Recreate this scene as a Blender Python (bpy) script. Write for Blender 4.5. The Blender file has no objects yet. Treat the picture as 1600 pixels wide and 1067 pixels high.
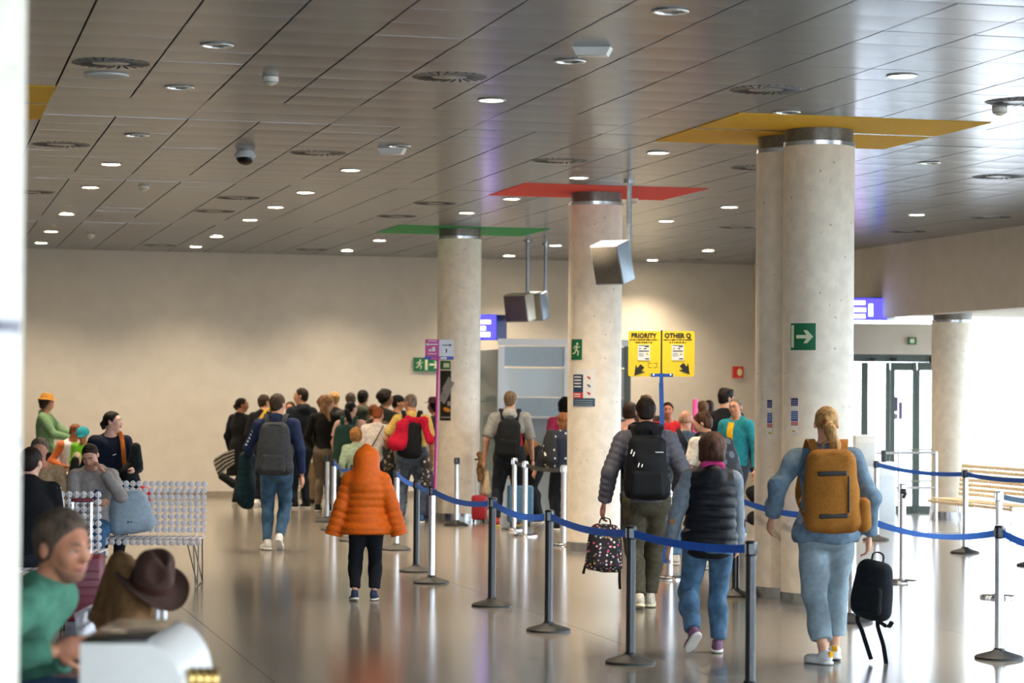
import bpy, bmesh, math, random
import numpy as np
from mathutils import Matrix, Vector
random.seed(7); RNG = np.random.RandomState(5)
PI = math.pi
SC = bpy.context.scene
COL = SC.collection

# ------------------------------------------------------------------ camera, world, sun, exposure
FPX = 3778.0; CAMZ = 1.8
_p = math.atan(79.5/FPX); _r = 0.0087
_f = np.array([0, math.cos(_p), math.sin(_p)]); _x = np.array([1., 0, 0]); _u = np.cross(_x, _f)
CR = math.cos(_r)*_x+math.sin(_r)*_u; CU = -math.sin(_r)*_x+math.cos(_r)*_u; CF = _f
cd = bpy.data.cameras.new('camera'); cam = bpy.data.objects.new('camera', cd); COL.objects.link(cam)
cd.sensor_width = 36; cd.lens = FPX/1600*36; cd.clip_end = 300
cd.dof.use_dof = True; cd.dof.focus_distance = 20.0; cd.dof.aperture_fstop = 2.8
m = Matrix.Identity(4)
for i in range(3):
    m[i][0] = CR[i]; m[i][1] = CU[i]; m[i][2] = -CF[i]
m[2][3] = CAMZ; cam.matrix_world = m; SC.camera = cam
SC.view_settings.view_transform = 'Standard'; SC.view_settings.look = 'None'
SC.view_settings.exposure = 2.8; SC.view_settings.gamma = 1.0; SC.view_settings.use_curve_mapping = False
try:
    SC.cycles.use_denoising = True; SC.cycles.max_bounces = 8; SC.cycles.diffuse_bounces = 4; SC.cycles.glossy_bounces = 4
    SC.cycles.transparent_max_bounces = 32; SC.cycles.caustics_reflective = False; SC.cycles.caustics_refractive = False
    SC.cycles.sample_clamp_indirect = 6.0
except Exception: pass
SKY = (0.84, 0.92, 1.0); SKY_STRENGTH = 1.8; LAMP_W = 92.0
w = bpy.data.worlds.new('sky'); SC.world = w; w.use_nodes = True
bg = w.node_tree.nodes['Background']; bg.inputs[0].default_value = (*SKY, 1); bg.inputs[1].default_value = SKY_STRENGTH

# hall axes: u runs down the hall along the ceiling seams, v runs across it
_th = math.atan(936/FPX); UA = np.array([-math.sin(_th), math.cos(_th)]); VB = np.array([math.cos(_th), math.sin(_th)])
ROTZ = _th                                   # local x -> v, local y -> u
def W(u, v, z=0.0):
    p = UA*u+VB*v
    return Vector((p[0], p[1], z))
def ray(x, y):
    d = CF+(x-800)/FPX*CR-(y-533.5)/FPX*CU
    return d/d[1]
def at(x, y, z=None, Y=None):
    """point of the place seen at photograph position x, y: on the level z, or at distance Y down the view"""
    d = ray(x, y); t = Y if Y is not None else (z-CAMZ)/d[2]
    return Vector((d[0]*t, d[1]*t, CAMZ+d[2]*t))
ZC = 4.10
def portal(name, loc, sx, sy, rot):
    l = bpy.data.lights.new(name, 'AREA'); l.shape = 'RECTANGLE'; l.size = sx; l.size_y = sy
    l.cycles.is_portal = True
    o = bpy.data.objects.new(name, l); COL.objects.link(o); o.location = loc; o.rotation_euler = rot
    return o
portal('daylight_portal', W(26, 17.3, 1.55), 18.5, 3.0, (PI/2, 0, ROTZ+PI/2))
portal('daylight_portal', W(4, 10.7, 2.05), 26, 4.0, (PI/2, 0, ROTZ+PI/2))
portal('daylight_portal', W(-9.2, 1, 2.05), 19, 4.0, (PI/2, 0, ROTZ))

# ------------------------------------------------------------------ materials
def lin(c):
    if isinstance(c, str):
        c = c.lstrip('#'); c = [int(c[i:i+2], 16)/255 for i in (0, 2, 4)]
        return tuple(x/12.92 if x <= .04045 else ((x+.055)/1.055)**2.4 for x in c)
    return tuple(c)
MATS = {}
def mat(name, col, rough=.8, metal=0., var=.12, scale=30., bump=0., bscale=250., spec=.5, emit=0., col2=None, stretch=None, coat=0.):
    if name in MATS: return MATS[name]
    col = lin(col); m_ = bpy.data.materials.new(name); m_.use_nodes = True; nt = m_.node_tree; N = nt.nodes; L = nt.links
    b = N['Principled BSDF']; b.inputs['Roughness'].default_value = rough; b.inputs['Metallic'].default_value = metal
    b.inputs['Specular IOR Level'].default_value = spec
    if coat: b.inputs['Coat Weight'].default_value = coat; b.inputs['Coat Roughness'].default_value = .08
    tc = N.new('ShaderNodeTexCoord'); src = tc.outputs['Object']
    if stretch:
        mp = N.new('ShaderNodeMapping'); mp.inputs['Scale'].default_value = stretch; L.new(src, mp.inputs[0]); src = mp.outputs[0]
    if var or col2:
        nz = N.new('ShaderNodeTexNoise'); nz.inputs['Scale'].default_value = scale; nz.inputs['Detail'].default_value = 3
        L.new(src, nz.inputs['Vector'])
        rp = N.new('ShaderNodeValToRGB'); c2 = lin(col2) if col2 else tuple(min(1, x*(1+var)) for x in col); c1 = col if col2 else tuple(x*(1-var) for x in col)
        rp.color_ramp.elements[0].position = .35; rp.color_ramp.elements[1].position = .65
        rp.color_ramp.elements[0].color = (*c1, 1); rp.color_ramp.elements[1].color = (*c2, 1)
        L.new(nz.outputs[0], rp.inputs[0]); L.new(rp.outputs[0], b.inputs['Base Color'])
    else: b.inputs['Base Color'].default_value = (*col, 1)
    if bump:
        n2 = N.new('ShaderNodeTexNoise'); n2.inputs['Scale'].default_value = bscale; n2.inputs['Detail'].default_value = 2; L.new(src, n2.inputs['Vector'])
        bp = N.new('ShaderNodeBump'); bp.inputs['Strength'].default_value = bump; bp.inputs['Distance'].default_value = .01
        L.new(n2.outputs[0], bp.inputs['Height']); L.new(bp.outputs[0], b.inputs['Normal'])
    if emit:
        b.inputs['Emission Color'].default_value = (*col, 1); b.inputs['Emission Strength'].default_value = emit
    MATS[name] = m_; return m_
def cloth(col, var=.18, rough=.9, **k):
    return mat('cloth_'+str(col)+str(sorted(k.items())), col, rough, var=var, bump=.25, bscale=140, spec=.2, **k)
def plastic(col, rough=.4): return mat('plastic_'+str(col)+str(rough), col, rough, var=.04, scale=8)
def skin(col='#c9957a'): return mat('skin_'+col, col, .55, var=.12, scale=25, spec=.35, bump=.05, bscale=90)
def hairm(col): return mat('hair_'+col, col, .55, var=.5, scale=60, bump=.5, bscale=160, spec=.15, stretch=(1, 1, .18))
def dots(name, base, cols, scale, thr, rough=.8):
    """printed fabric: scattered spots on a base colour"""
    if name in MATS: return MATS[name]
    m_ = mat(name, base, rough, var=.1); nt = m_.node_tree; N = nt.nodes; L = nt.links; b = N['Principled BSDF']
    tc = N.new('ShaderNodeTexCoord'); vo = N.new('ShaderNodeTexVoronoi'); vo.inputs['Scale'].default_value = scale; L.new(tc.outputs['Object'], vo.inputs['Vector'])
    rp = N.new('ShaderNodeValToRGB'); rp.color_ramp.interpolation = 'CONSTANT'
    rp.color_ramp.elements[0].color = (*lin(cols[0]), 1)
    for i, c in enumerate(cols[1:]): e = rp.color_ramp.elements.new((i+1)/len(cols)); e.color = (*lin(c), 1)
    rp.color_ramp.elements.remove(rp.color_ramp.elements[-1]) if len(rp.color_ramp.elements) > len(cols) else None
    sx = N.new('ShaderNodeSeparateColor'); L.new(vo.outputs['Color'], sx.inputs[0]); L.new(sx.outputs[0], rp.inputs[0])
    ls = N.new('ShaderNodeMath'); ls.operation = 'LESS_THAN'; ls.inputs[1].default_value = thr; L.new(vo.outputs['Distance'], ls.inputs[0])
    mx = N.new('ShaderNodeMix'); mx.data_type = 'RGBA'; L.new(ls.outputs[0], mx.inputs[0]); mx.inputs[6].default_value = (*lin(base), 1)
    L.new(rp.outputs[0], mx.inputs[7]); L.new(mx.outputs[2], b.inputs['Base Color'])
    return m_
def glass_mat(name, tint=(.95, .98, 1), refl=.12, rough=.0, haze=0.):
    if name in MATS: return MATS[name]
    m_ = bpy.data.materials.new(name); m_.use_nodes = True; nt = m_.node_tree; N = nt.nodes; L = nt.links
    N.remove(N['Principled BSDF']); out = N['Material Output']
    t = N.new('ShaderNodeBsdfTransparent'); t.inputs[0].default_value = (*tint, 1)
    g = N.new('ShaderNodeBsdfGlossy'); g.inputs['Roughness'].default_value = rough
    fr = N.new('ShaderNodeLayerWeight'); fr.inputs[0].default_value = refl
    mx = N.new('ShaderNodeMixShader'); L.new(fr.outputs['Fresnel'], mx.inputs[0]); L.new(t.outputs[0], mx.inputs[1]); L.new(g.outputs[0], mx.inputs[2])
    last = mx
    if haze:
        d = N.new('ShaderNodeBsdfDiffuse'); d.inputs[0].default_value = (.75, .83, .88, 1)
        m2 = N.new('ShaderNodeMixShader'); m2.inputs[0].default_value = haze; L.new(mx.outputs[0], m2.inputs[1]); L.new(d.outputs[0], m2.inputs[2]); last = m2
    L.new(last.outputs[0], out.inputs[0]); MATS[name] = m_; return m_

# ------------------------------------------------------------------ object helpers
def link(name, me, mats, parent=None, mw=None, smooth=None):
    o = bpy.data.objects.new(name, me); COL.objects.link(o)
    if mats is not None and not me.materials:
        for x in (mats if isinstance(mats, (list, tuple)) else [mats]): me.materials.append(x)
    if parent is not None: o.parent = parent
    if mw is not None: o.matrix_local = mw
    return o
def tag(o, label=None, cat=None, group=None, kind=None):
    if label: o['label'] = label
    if cat: o['category'] = cat
    if group: o['group'] = group
    if kind: o['kind'] = kind
    return o
def thing(name, label, cat, loc=(0, 0, 0), rz=0., group=None, mw=None):
    o = bpy.data.objects.new(name, None); COL.objects.link(o); o.empty_display_size = .1
    if mw is not None: o.matrix_local = mw
    else: o.location = loc; o.rotation_euler = (0, 0, rz)
    return tag(o, label, cat, group)
class MB:
    """collects simple shapes into one mesh"""
    def __init__(s): s.v = []; s.f = []; s.mi = []; s.m = 0; s.sm = []
    def add(s, v, f, smooth=False):
        n = len(s.v); s.v += [tuple(p) for p in v]; s.f += [tuple(i+n for i in q) for q in f]; s.mi += [s.m]*len(f); s.sm += [smooth]*len(f); return s
    def box(s, c, d, R=None, bev=0):
        x, y, z = (t/2 for t in d)
        if bev:
            b = min(bev, x*.9, y*.9, z*.9); bm = bmesh.new(); bmesh.ops.create_cube(bm, size=1)
            for q in bm.verts: q.co = Vector((q.co.x*2*x, q.co.y*2*y, q.co.z*2*z))
            bmesh.ops.bevel(bm, geom=bm.edges[:], offset=b, segments=2, affect='EDGES', profile=.5)
            bm.verts.ensure_lookup_table(); v = [q.co.copy() for q in bm.verts]; f = [[q.index for q in g.verts] for g in bm.faces]; bm.free()
        else:
            v = [Vector(p) for p in ((-x, -y, -z), (x, -y, -z), (x, y, -z), (-x, y, -z), (-x, -y, z), (x, -y, z), (x, y, z), (-x, y, z))]
            f = [(0, 3, 2, 1), (4, 5, 6, 7), (0, 1, 5, 4), (1, 2, 6, 5), (2, 3, 7, 6), (3, 0, 4, 7)]
        if R is not None: v = [R @ p for p in v]
        return s.add([p+Vector(c) for p in v], f)
    def lathe(s, prof, c=(0, 0, 0), n=24, R=None, smooth=True, closed=True):
        v = []; f = []; k = len(prof)
        for r, z in prof:
            for i in range(n): a = 2*PI*i/n; v.append(Vector((r*math.cos(a), r*math.sin(a), z)))
        for j in range(k-1):
            for i in range(n): f.append((j*n+i, j*n+(i+1) % n, (j+1)*n+(i+1) % n, (j+1)*n+i))
        if closed:
            if prof[0][0] > 1e-5: f.append(tuple(range(n))[::-1])
            if prof[-1][0] > 1e-5: f.append(tuple((k-1)*n+i for i in range(n)))
        if R is not None: v = [R @ p for p in v]
        return s.add([p+Vector(c) for p in v], f, smooth)
    def tube(s, pts, r, n=8, closed=False):
        pts = [Vector(p) for p in pts]; v = []; f = []; k = len(pts)
        rr = r if isinstance(r, (list, tuple)) else [r]*k
        ref = Vector((.13, .31, .94))
        for i, p in enumerate(pts):
            d = (pts[min(i+1, k-1)]-pts[max(i-1, 0)])
            if d.length < 1e-9: d = Vector((0, 0, 1))
            d.normalize(); a = d.cross(ref)
            if a.length < .05: a = d.cross(Vector((1, 0, 0)))
            a.normalize(); b = d.cross(a)
            for j in range(n): t = 2*PI*j/n; v.append(p+(a*math.cos(t)+b*math.sin(t))*rr[i])
        for i in range(k-1):
            for j in range(n): f.append((i*n+j, i*n+(j+1) % n, (i+1)*n+(j+1) % n, (i+1)*n+j))
        f.append(tuple(range(n))[::-1]); f.append(tuple((k-1)*n+j for j in range(n)))
        return s.add(v, f, True)
    def ribbon(s, pts, side, w_, t_):
        """flat band through pts; side = width direction, one vector or one per point"""
        pts = [Vector(p) for p in pts]; k = len(pts); v = []; f = []
        sd = side if isinstance(side, list) else [side]*k
        for i, p in enumerate(pts):
            d = (pts[min(i+1, k-1)]-pts[max(i-1, 0)]).normalized(); q = Vector(sd[i]); q = (q-d*q.dot(d)).normalized(); nn = d.cross(q)
            for a, b in ((-1, -1), (1, -1), (1, 1), (-1, 1)): v.append(p+q*(a*w_/2)+nn*(b*t_/2))
        for i in range(k-1):
            for j in range(4): f.append((i*4+j, i*4+(j+1) % 4, (i+1)*4+(j+1) % 4, (i+1)*4+j))
        f.append((3, 2, 1, 0)); f.append(tuple((k-1)*4+j for j in range(4)))
        return s.add(v, f)
    def prism(s, poly, y0, y1):
        """outline in x, z pushed along y"""
        n = len(poly); v = [(x, y0, z) for x, z in poly]+[(x, y1, z) for x, z in poly]
        f = [tuple(range(n)), tuple(range(2*n-1, n-1, -1))]+[(i, i+n, (i+1) % n+n, (i+1) % n) for i in range(n)]
        return s.add(v, f)
    def mesh(s, name='m', smooth=None):
        me = bpy.data.meshes.new(name); me.from_pydata(s.v, [], s.f)
        me.polygons.foreach_set('material_index', s.mi)
        me.polygons.foreach_set('use_smooth', [bool(x) if smooth is None else smooth for x in s.sm]); me.update()
        bm = bmesh.new(); bm.from_mesh(me); bmesh.ops.recalc_face_normals(bm, faces=bm.faces); bm.to_mesh(me); bm.free()
        me.set_sharp_from_angle(angle=.9)
        return me
    def obj(s, name, mats, parent=None, mw=None, smooth=None): return link(name, s.mesh(name, smooth), mats, parent, mw)
def TR(loc, rz=0.): return Matrix.Translation(Vector(loc)) @ Matrix.Rotation(rz, 4, 'Z')
def copytree(o, parent=None):
    c = o.copy(); COL.objects.link(c)
    if parent is not None: c.parent = parent
    for ch in list(o.children):
        if ch.name in bpy.data.objects: copytree(ch, c)
    return c
def text_mb(body, size, bold=.0, ex=.001):
    cu = bpy.data.curves.new('t', 'FONT'); cu.body = body; cu.size = size; cu.align_x = 'CENTER'; cu.align_y = 'CENTER'; cu.extrude = ex; cu.offset = bold; cu.resolution_u = 3
    o = bpy.data.objects.new('t', cu); COL.objects.link(o); dg = bpy.context.evaluated_depsgraph_get(); dg.update()
    me = bpy.data.meshes.new_from_object(o.evaluated_get(dg)); bpy.data.objects.remove(o); bpy.data.curves.remove(cu)
    me.materials.clear(); return me
FACE = Matrix(((1, 0, 0, 0), (0, 0, -1, 0), (0, 1, 0, 0), (0, 0, 0, 1)))   # text plane xy -> xz, facing -y
def lettering(body, size, m_, parent, loc, bold=0., name='lettering', sx=1.):
    me = text_mb(body, size, bold)
    return link(name, me, m_, parent, Matrix.Translation(Vector(loc)) @ FACE @ Matrix.Diagonal((sx, 1, 1, 1)))

# ------------------------------------------------------------------ blended solids (bodies, clothes, bags): a distance field on a grid, then one skin over it
def npv(p): return np.array([float(p[0]), float(p[1]), float(p[2])])
class Field:
    def __init__(s, lo, hi, h):
        s.h = h; s.lo = npv(lo)-2*h; n = np.ceil((npv(hi)+2*h-s.lo)/h).astype(int)+1; s.n = n
        s.d = np.full(tuple(n), 5., np.float32)
        s.ax = [(s.lo[i]+h*np.arange(n[i])).astype(np.float32) for i in range(3)]
    def reg(s, lo, hi):
        a = np.maximum(np.floor((lo-s.lo)/s.h).astype(int), 0); b = np.minimum(np.ceil((hi-s.lo)/s.h).astype(int)+1, s.n)
        if (b <= a).any(): return None
        sl = tuple(slice(a[i], b[i]) for i in range(3))
        return sl, s.ax[0][sl[0]][:, None, None], s.ax[1][sl[1]][None, :, None], s.ax[2][sl[2]][None, None, :]
    def mix(s, sl, d, k, sub=False):
        o = s.d[sl]
        if sub:
            d = -d
            if k > 0: hh = np.maximum(k-np.abs(o-d), 0)/k; s.d[sl] = np.maximum(o, d)+hh*hh*k*.25
            else: s.d[sl] = np.maximum(o, d)
        else:
            if k > 0: hh = np.maximum(k-np.abs(o-d), 0)/k; s.d[sl] = np.minimum(o, d)-hh*hh*k*.25
            else: s.d[sl] = np.minimum(o, d)
    def cone(s, a, b, ra, rb, k=.02, cap=False, quilt=None, sub=False):
        a = npv(a); b = npv(b); mr = max(ra, rb)+k+.03
        g = s.reg(np.minimum(a, b)-mr, np.maximum(a, b)+mr)
        if g is None: return s
        sl, X, Y, Z = g; ab = b-a; L2 = max(float(ab@ab), 1e-9); Ln = math.sqrt(L2)
        tt = ((X-a[0])*ab[0]+(Y-a[1])*ab[1]+(Z-a[2])*ab[2])/L2; t = np.clip(tt, 0, 1)
        d = np.sqrt((X-a[0]-t*ab[0])**2+(Y-a[1]-t*ab[1])**2+(Z-a[2]-t*ab[2])**2)-(ra+(rb-ra)*t)
        if quilt: d = d-quilt[1]*(np.abs(np.sin(PI*t*Ln/quilt[0]))**.6-.5)
        if cap: d = np.maximum(d, (tt-1)*Ln)
        s.mix(sl, d, k, sub); return s
    def ell(s, c, half, R=None, k=.02, quilt=None, sub=False, qoff=0.):
        c = npv(c); r = np.array(half, float); mr = r.max()+k+.03
        g = s.reg(c-mr, c+mr)
        if g is None: return s
        sl, X, Y, Z = g; X = X-c[0]; Y = Y-c[1]; Z = Z-c[2]
        if R is not None:
            R = np.array(R); X, Y, Z = (X*R[0, i]+Y*R[1, i]+Z*R[2, i] for i in range(3))
        k0 = np.sqrt((X/r[0])**2+(Y/r[1])**2+(Z/r[2])**2)+1e-6; k1 = np.sqrt((X/r[0]**2)**2+(Y/r[1]**2)**2+(Z/r[2]**2)**2)+1e-6
        d = k0*(k0-1)/k1
        if quilt: d = d-quilt[1]*(np.abs(np.sin(PI*(Z+qoff)/quilt[0]))**.6-.5)
        s.mix(sl, d, k, sub); return s
    def box(s, c, half, rr=.02, R=None, k=.02, sub=False, taper=0.):
        c = npv(c); hf = np.array(half, float); mr = np.sqrt((hf**2).sum())+k+.02
        g = s.reg(c-mr, c+mr)
        if g is None: return s
        sl, X, Y, Z = g; X = X-c[0]; Y = Y-c[1]; Z = Z-c[2]
        if R is not None:
            R = np.array(R); X, Y, Z = (X*R[0, i]+Y*R[1, i]+Z*R[2, i] for i in range(3))
        if taper: f = 1-taper*Z/hf[2]; X = X/f; Y = Y/f
        qx = np.abs(X)-hf[0]+rr; qy = np.abs(Y)-hf[1]+rr; qz = np.abs(Z)-hf[2]+rr
        d = np.sqrt(np.maximum(qx, 0)**2+np.maximum(qy, 0)**2+np.maximum(qz, 0)**2)+np.minimum(np.maximum(qx, np.maximum(qy, qz)), 0)-rr
        s.mix(sl, d, k, sub); return s
    def cut(s, p, n):
        """keep what lies behind the plane through p with outward normal n"""
        p = npv(p); n = npv(n)/np.linalg.norm(npv(n)); X, Y, Z = s.ax
        pl = ((X-p[0])*n[0])[:, None, None]+((Y-p[1])*n[1])[None, :, None]+((Z-p[2])*n[2])[None, None, :]
        s.d = np.maximum(s.d, pl.astype(np.float32)); return s
    def wrinkle(s, amp, freq=32., seed=0):
        rs = np.random.RandomState(seed); X, Y, Z = s.ax[0][:, None, None], s.ax[1][None, :, None], s.ax[2][None, None, :]
        m_ = np.abs(s.d) < .06; i, j, kk = np.nonzero(m_); x = s.ax[0][i]; y = s.ax[1][j]; z = s.ax[2][kk]; t = 0
        for q in range(4):
            v = rs.normal(size=3); v[2] = abs(v[2])+.6; v = v/np.linalg.norm(v)*freq*(.6+.35*q); ph = rs.rand()*6
            t = t+np.sin(x*v[0]+y*v[1]+z*v[2]+ph+1.3*np.sin(8*(x-y)+q+6*z))/(1+.4*q)
        s.d[m_] += (amp*.5*t).astype(np.float32); return s
    def mesh(s, name, smooth_it=1):
        d = s.d; sg = d < 0; n = s.n
        c = np.zeros(tuple(n-1), np.int8)
        for a in (0, 1):
            for b in (0, 1):
                for e in (0, 1): c += sg[a:n[0]-1+a, b:n[1]-1+b, e:n[2]-1+e]
        ci, cj, ck = np.nonzero((c > 0) & (c < 8)); N = len(ci)
        me = bpy.data.meshes.new(name)
        if N == 0: return me
        idx = np.full(tuple(n-1), -1, np.int32); idx[ci, cj, ck] = np.arange(N)
        P = np.zeros((N, 3)); cnt = np.zeros(N)
        cor = [(a, b, e) for a in (0, 1) for b in (0, 1) for e in (0, 1)]; D = [d[ci+a, cj+b, ck+e] for a, b, e in cor]
        for p in range(8):
            for q in range(p+1, 8):
                A, B = np.array(cor[p]), np.array(cor[q])
                if np.abs(A-B).sum() != 1: continue
                m_ = (D[p] < 0) != (D[q] < 0); t = D[p][m_]/(D[p][m_]-D[q][m_])
                P[m_] += A+(B-A)*t[:, None]; cnt[m_] += 1
        P /= cnt[:, None]; P += np.stack([ci, cj, ck], 1)
        F = []
        for ax in range(3):
            o1, o2 = [(1, 2), (2, 0), (0, 1)][ax]
            a = [slice(0, None)]*3; b = [slice(0, None)]*3; a[ax] = slice(0, -1); b[ax] = slice(1, None)
            s0 = sg[tuple(a)]; s1 = sg[tuple(b)]; e = np.stack(np.nonzero(s0 != s1), 1)
            ok = (e[:, o1] > 0) & (e[:, o2] > 0) & (e[:, o1] < n[o1]-1) & (e[:, o2] < n[o2]-1); e = e[ok]
            ins = s0[e[:, 0], e[:, 1], e[:, 2]]; q = []
            for d1, d2 in ((1, 1), (0, 1), (0, 0), (1, 0)):
                g = e.copy(); g[:, o1] -= d1; g[:, o2] -= d2; q.append(idx[g[:, 0], g[:, 1], g[:, 2]])
            q = np.stack(q, 1); q[~ins] = q[~ins][:, ::-1]; F.append(q)
        F = np.concatenate(F); F = F[(F >= 0).all(1)]
        for _ in range(smooth_it):
            acc = np.zeros_like(P); k = np.zeros(N)
            for a in range(4):
                b = (a+1) % 4; np.add.at(acc, F[:, a], P[F[:, b]]); np.add.at(acc, F[:, b], P[F[:, a]]); np.add.at(k, F[:, a], 1); np.add.at(k, F[:, b], 1)
            P = .5*P+.5*acc/np.maximum(k, 1)[:, None]
        V = P*s.h+s.lo
        me.vertices.add(N); me.vertices.foreach_set('co', V.astype(np.float32).ravel())
        me.loops.add(len(F)*4); me.loops.foreach_set('vertex_index', F.astype(np.int32).ravel())
        me.polygons.add(len(F)); me.polygons.foreach_set('loop_start', np.arange(0, len(F)*4, 4, dtype=np.int32))
        me.polygons.foreach_set('use_smooth', np.ones(len(F), bool)); me.update(calc_edges=True); me.validate()
        return me
# ------------------------------------------------------------------ the hall
HM = TR((0, 0, 0), ROTZ)                          # hall frame: x = v, y = u
floor_m = mat('polished_floor', '#757069', .16, var=.10, scale=7, bump=.012, bscale=900, spec=.55, col2='#827d75')
# floor: slabs with open joints on the joint lines of the photograph
fl = MB(); fl.box((.8, 16, -.08), (20, 52, .1)); fl.box((16, 30, -.08), (11, 26, .1)); floor = tag(fl.obj('floor', mat('floor_bed', '#3a352f', .6), mw=HM), kind='structure')
us = [-9.5, -6.1, .5, 7.1, 13.7, 20.3, 26.9, 33.5, 41.5]; vs = [-9, -6.18, -3.39, -.6, 2.19, 4.97, 7.76, 10.55, 13.34, 16.13, 18.9, 21.8]
for i in range(len(us)-1):
    for j in range(len(vs)-1):
        a, b, c, d = vs[j], vs[j+1], us[i], us[i+1]
        if a > 10.5 and d < 17: continue
        s = MB(); s.box(((a+b)/2, (c+d)/2, -.015), (b-a-.004, d-c-.005, .03)); s.obj('floor_slab', floor_m, floor)
# ceiling: metal panels hung under a dark void
metal_c = mat('ceiling_metal', '#b3b6ba', .22, metal=.55, var=.05, scale=3)
metal_s = mat('ceiling_metal_far', '#b3b6ba', .22, metal=.55, var=.05, scale=3)
for _m in (metal_c, metal_s): _m.node_tree.nodes['Principled BSDF'].inputs['Specular Tint'].default_value = (.42, .44, .48, 1); _m.node_tree.nodes['Principled BSDF'].inputs['Specular IOR Level'].default_value = .25
cl = MB(); cl.box((.8, 16, ZC+.12), (20, 52, .1)); cl.box((14, 29, ZC+.12), (7, 24, .1)); ceiling = tag(cl.obj('ceiling', mat('ceiling_void', '#2a2927', .9), mw=HM), kind='structure')
PV, PU, V0 = .611, .585, 1.028
def panel_mb(sv, su, n=4, sag=.0022):
    m_ = MB(); v = []; f = []
    for i in range(n+1):
        y = -su/2+su*i/n; z = sag*(2*i/n-1)**2
        v += [(-sv/2, y, z), (sv/2, y, z), (sv/2, y, z+.02), (-sv/2, y, z+.02)]
    for i in range(n):
        for j in range(4): f.append((i*4+j, i*4+(j+1) % 4, i*4+4+(j+1) % 4, i*4+4+j))
    f += [(0, 1, 2, 3), (4*n, 4*n+3, 4*n+2, 4*n+1)]
    return m_.add(v, f)
squares = [(18.70, 21.02, 6.53, 8.76, 'yellow'), (18.70, 21.0, -1.25, 1.03, 'yellow'), (25.7, 27.42, 6.5, 8.62, 'red'), (32.8, 34.5, 6.5, 8.67, 'green'), (32.8, 34.5, -1.2, 1.0, 'green'), (25.7, 27.4, -1.2, 1.0, 'red')]
def in_square(u, v): return any(a+.35 < u < b-.35 and c+.35 < v < d-.35 for a, b, c, d, _ in squares)
bands = [(5.6, 7.0), (12.3, 13.1), (19.26, 20.64), (26.15, 26.92), (32.8, 33.85)]
bays = [(-9.5, 5.6), (7.0, 12.3), (13.1, 19.26), (20.64, 26.15), (26.92, 32.8), (33.85, 40.6)]
cells = []
for a, b in bays:
    n = round((b-a)/PU); su = (b-a)/n
    for i in range(n):
        for j in range(-17, 30):
            u = a+su*(i+.5); v = V0+PV*(j+.5)
            if in_square(u, v) or v > 14.5 or (v > 10.7 and u < 17) or v < -8.6: continue
            cells.append((u, v, su))
def seen(u, v):
    p = W(u, v, ZC); q = np.array(p)-np.array((0, 0, CAMZ)); d = q@CF
    if d < 1: return 0
    x = 800+FPX*(q@CR)/d; y = 533.5-FPX*(q@CU)/d
    return (1/d if -20 < x < 1620 and -20 < y else 0)
cells.sort(key=lambda c: -seen(c[0], c[1]))
pm = panel_mb(PV-.014, PU-.006).mesh('ceiling_panel'); pm.materials.append(metal_c)
rest = MB()
for k, (u, v, su) in enumerate(cells):
    tx, ty = RNG.normal(0, .0022), RNG.normal(0, .0016)
    M_ = Matrix.Translation((v, u, ZC)) @ Matrix.Rotation(tx, 4, 'X') @ Matrix.Rotation(ty, 4, 'Y') @ Matrix.Diagonal((1, su/PU, 1, 1))
    if k < 300:
        o = bpy.data.objects.new('ceiling_panel', pm); COL.objects.link(o); o.parent = ceiling; o.matrix_local = M_
    else:
        p = panel_mb(PV-.014, PU-.006, 2); rest.add([M_ @ Vector(q) for q in p.v], p.f)
tag(rest.obj('ceiling_panels_beyond', metal_s, ceiling), kind='stuff')
for a, b in bands:
    for r in range(2):
        wd = (b-a)/2
        for j in range(-7, 14):
            c0, c1 = V0+PV*2*j, V0+PV*2*(j+1); uu = a+wd*(r+.5)
            if c0 > 14 or (c1 > 10.7 and b < 17) or c1 < -8.6 : continue
            M_ = Matrix.Translation(((c0+c1)/2, uu, ZC+.002)) @ Matrix.Rotation(RNG.normal(0, .002), 4, 'X')
            panel_mb(c1-c0-.004, wd-.012).obj('cross_panel', metal_c, ceiling, M_)
cols_sq = {'yellow': mat('square_yellow', '#e6b11c', .75, var=.04), 'red': mat('square_red', '#de4133', .75, var=.04), 'green': mat('square_green', '#22a048', .75, var=.04)}
for a, b, c, d, k in squares:
    halves = [(a, (a+b)/2-.05), ((a+b)/2+.05, b)] if k == 'yellow' else [(a, b)]
    for p, q in halves:
        s = MB(); s.box(((c+d)/2, (p+q)/2, ZC+.011), (d-c, q-p, .03)); tag(s.obj('accent_panel', cols_sq[k], ceiling), k+' ceiling square around a column head')
    if k == 'yellow':
        s = MB(); s.box(((c+d)/2, (a+b)/2, ZC+.008), (d-c, .09, .02)); s.obj('joint_strip', metal_c, ceiling)
# walls
wall_m = mat('painted_wall', '#cfc8bc', .85, var=.03, scale=4, bump=.02, bscale=300)
def wall(name, u0, u1, v0, v1, z0=0., z1=ZC+.1, m_=wall_m):
    s = MB(); s.box(((v0+v1)/2, (u0+u1)/2, (z0+z1)/2), (abs(v1-v0), abs(u1-u0), z1-z0)); return tag(s.obj(name, m_, mw=HM), kind='structure')
wall('wall_far', 40.6, 40.8, -9, 14.9)
wall('wall_left', -9.2, 40.8, -9.0, -8.8)
wall('wall_far_right', 37.6, 40.6, 14.6, 14.8)
wall('wall_bulkhead', 17.0, 40.6, 14.45, 14.65, 3.0)
s = MB(); s.box(((14.65+17.2)/2, 26.0, 3.07), (2.55, 18, .06)); tag(s.obj('ceiling_alcove', wall_m, mw=HM), kind='structure')
s = MB(); s.box((2.3, 40.57, .05), (22.6, .02, .10)); tag(s.obj('baseboard_far', mat('skirting', '#8f8576', .5), mw=HM), kind='structure')
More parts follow.
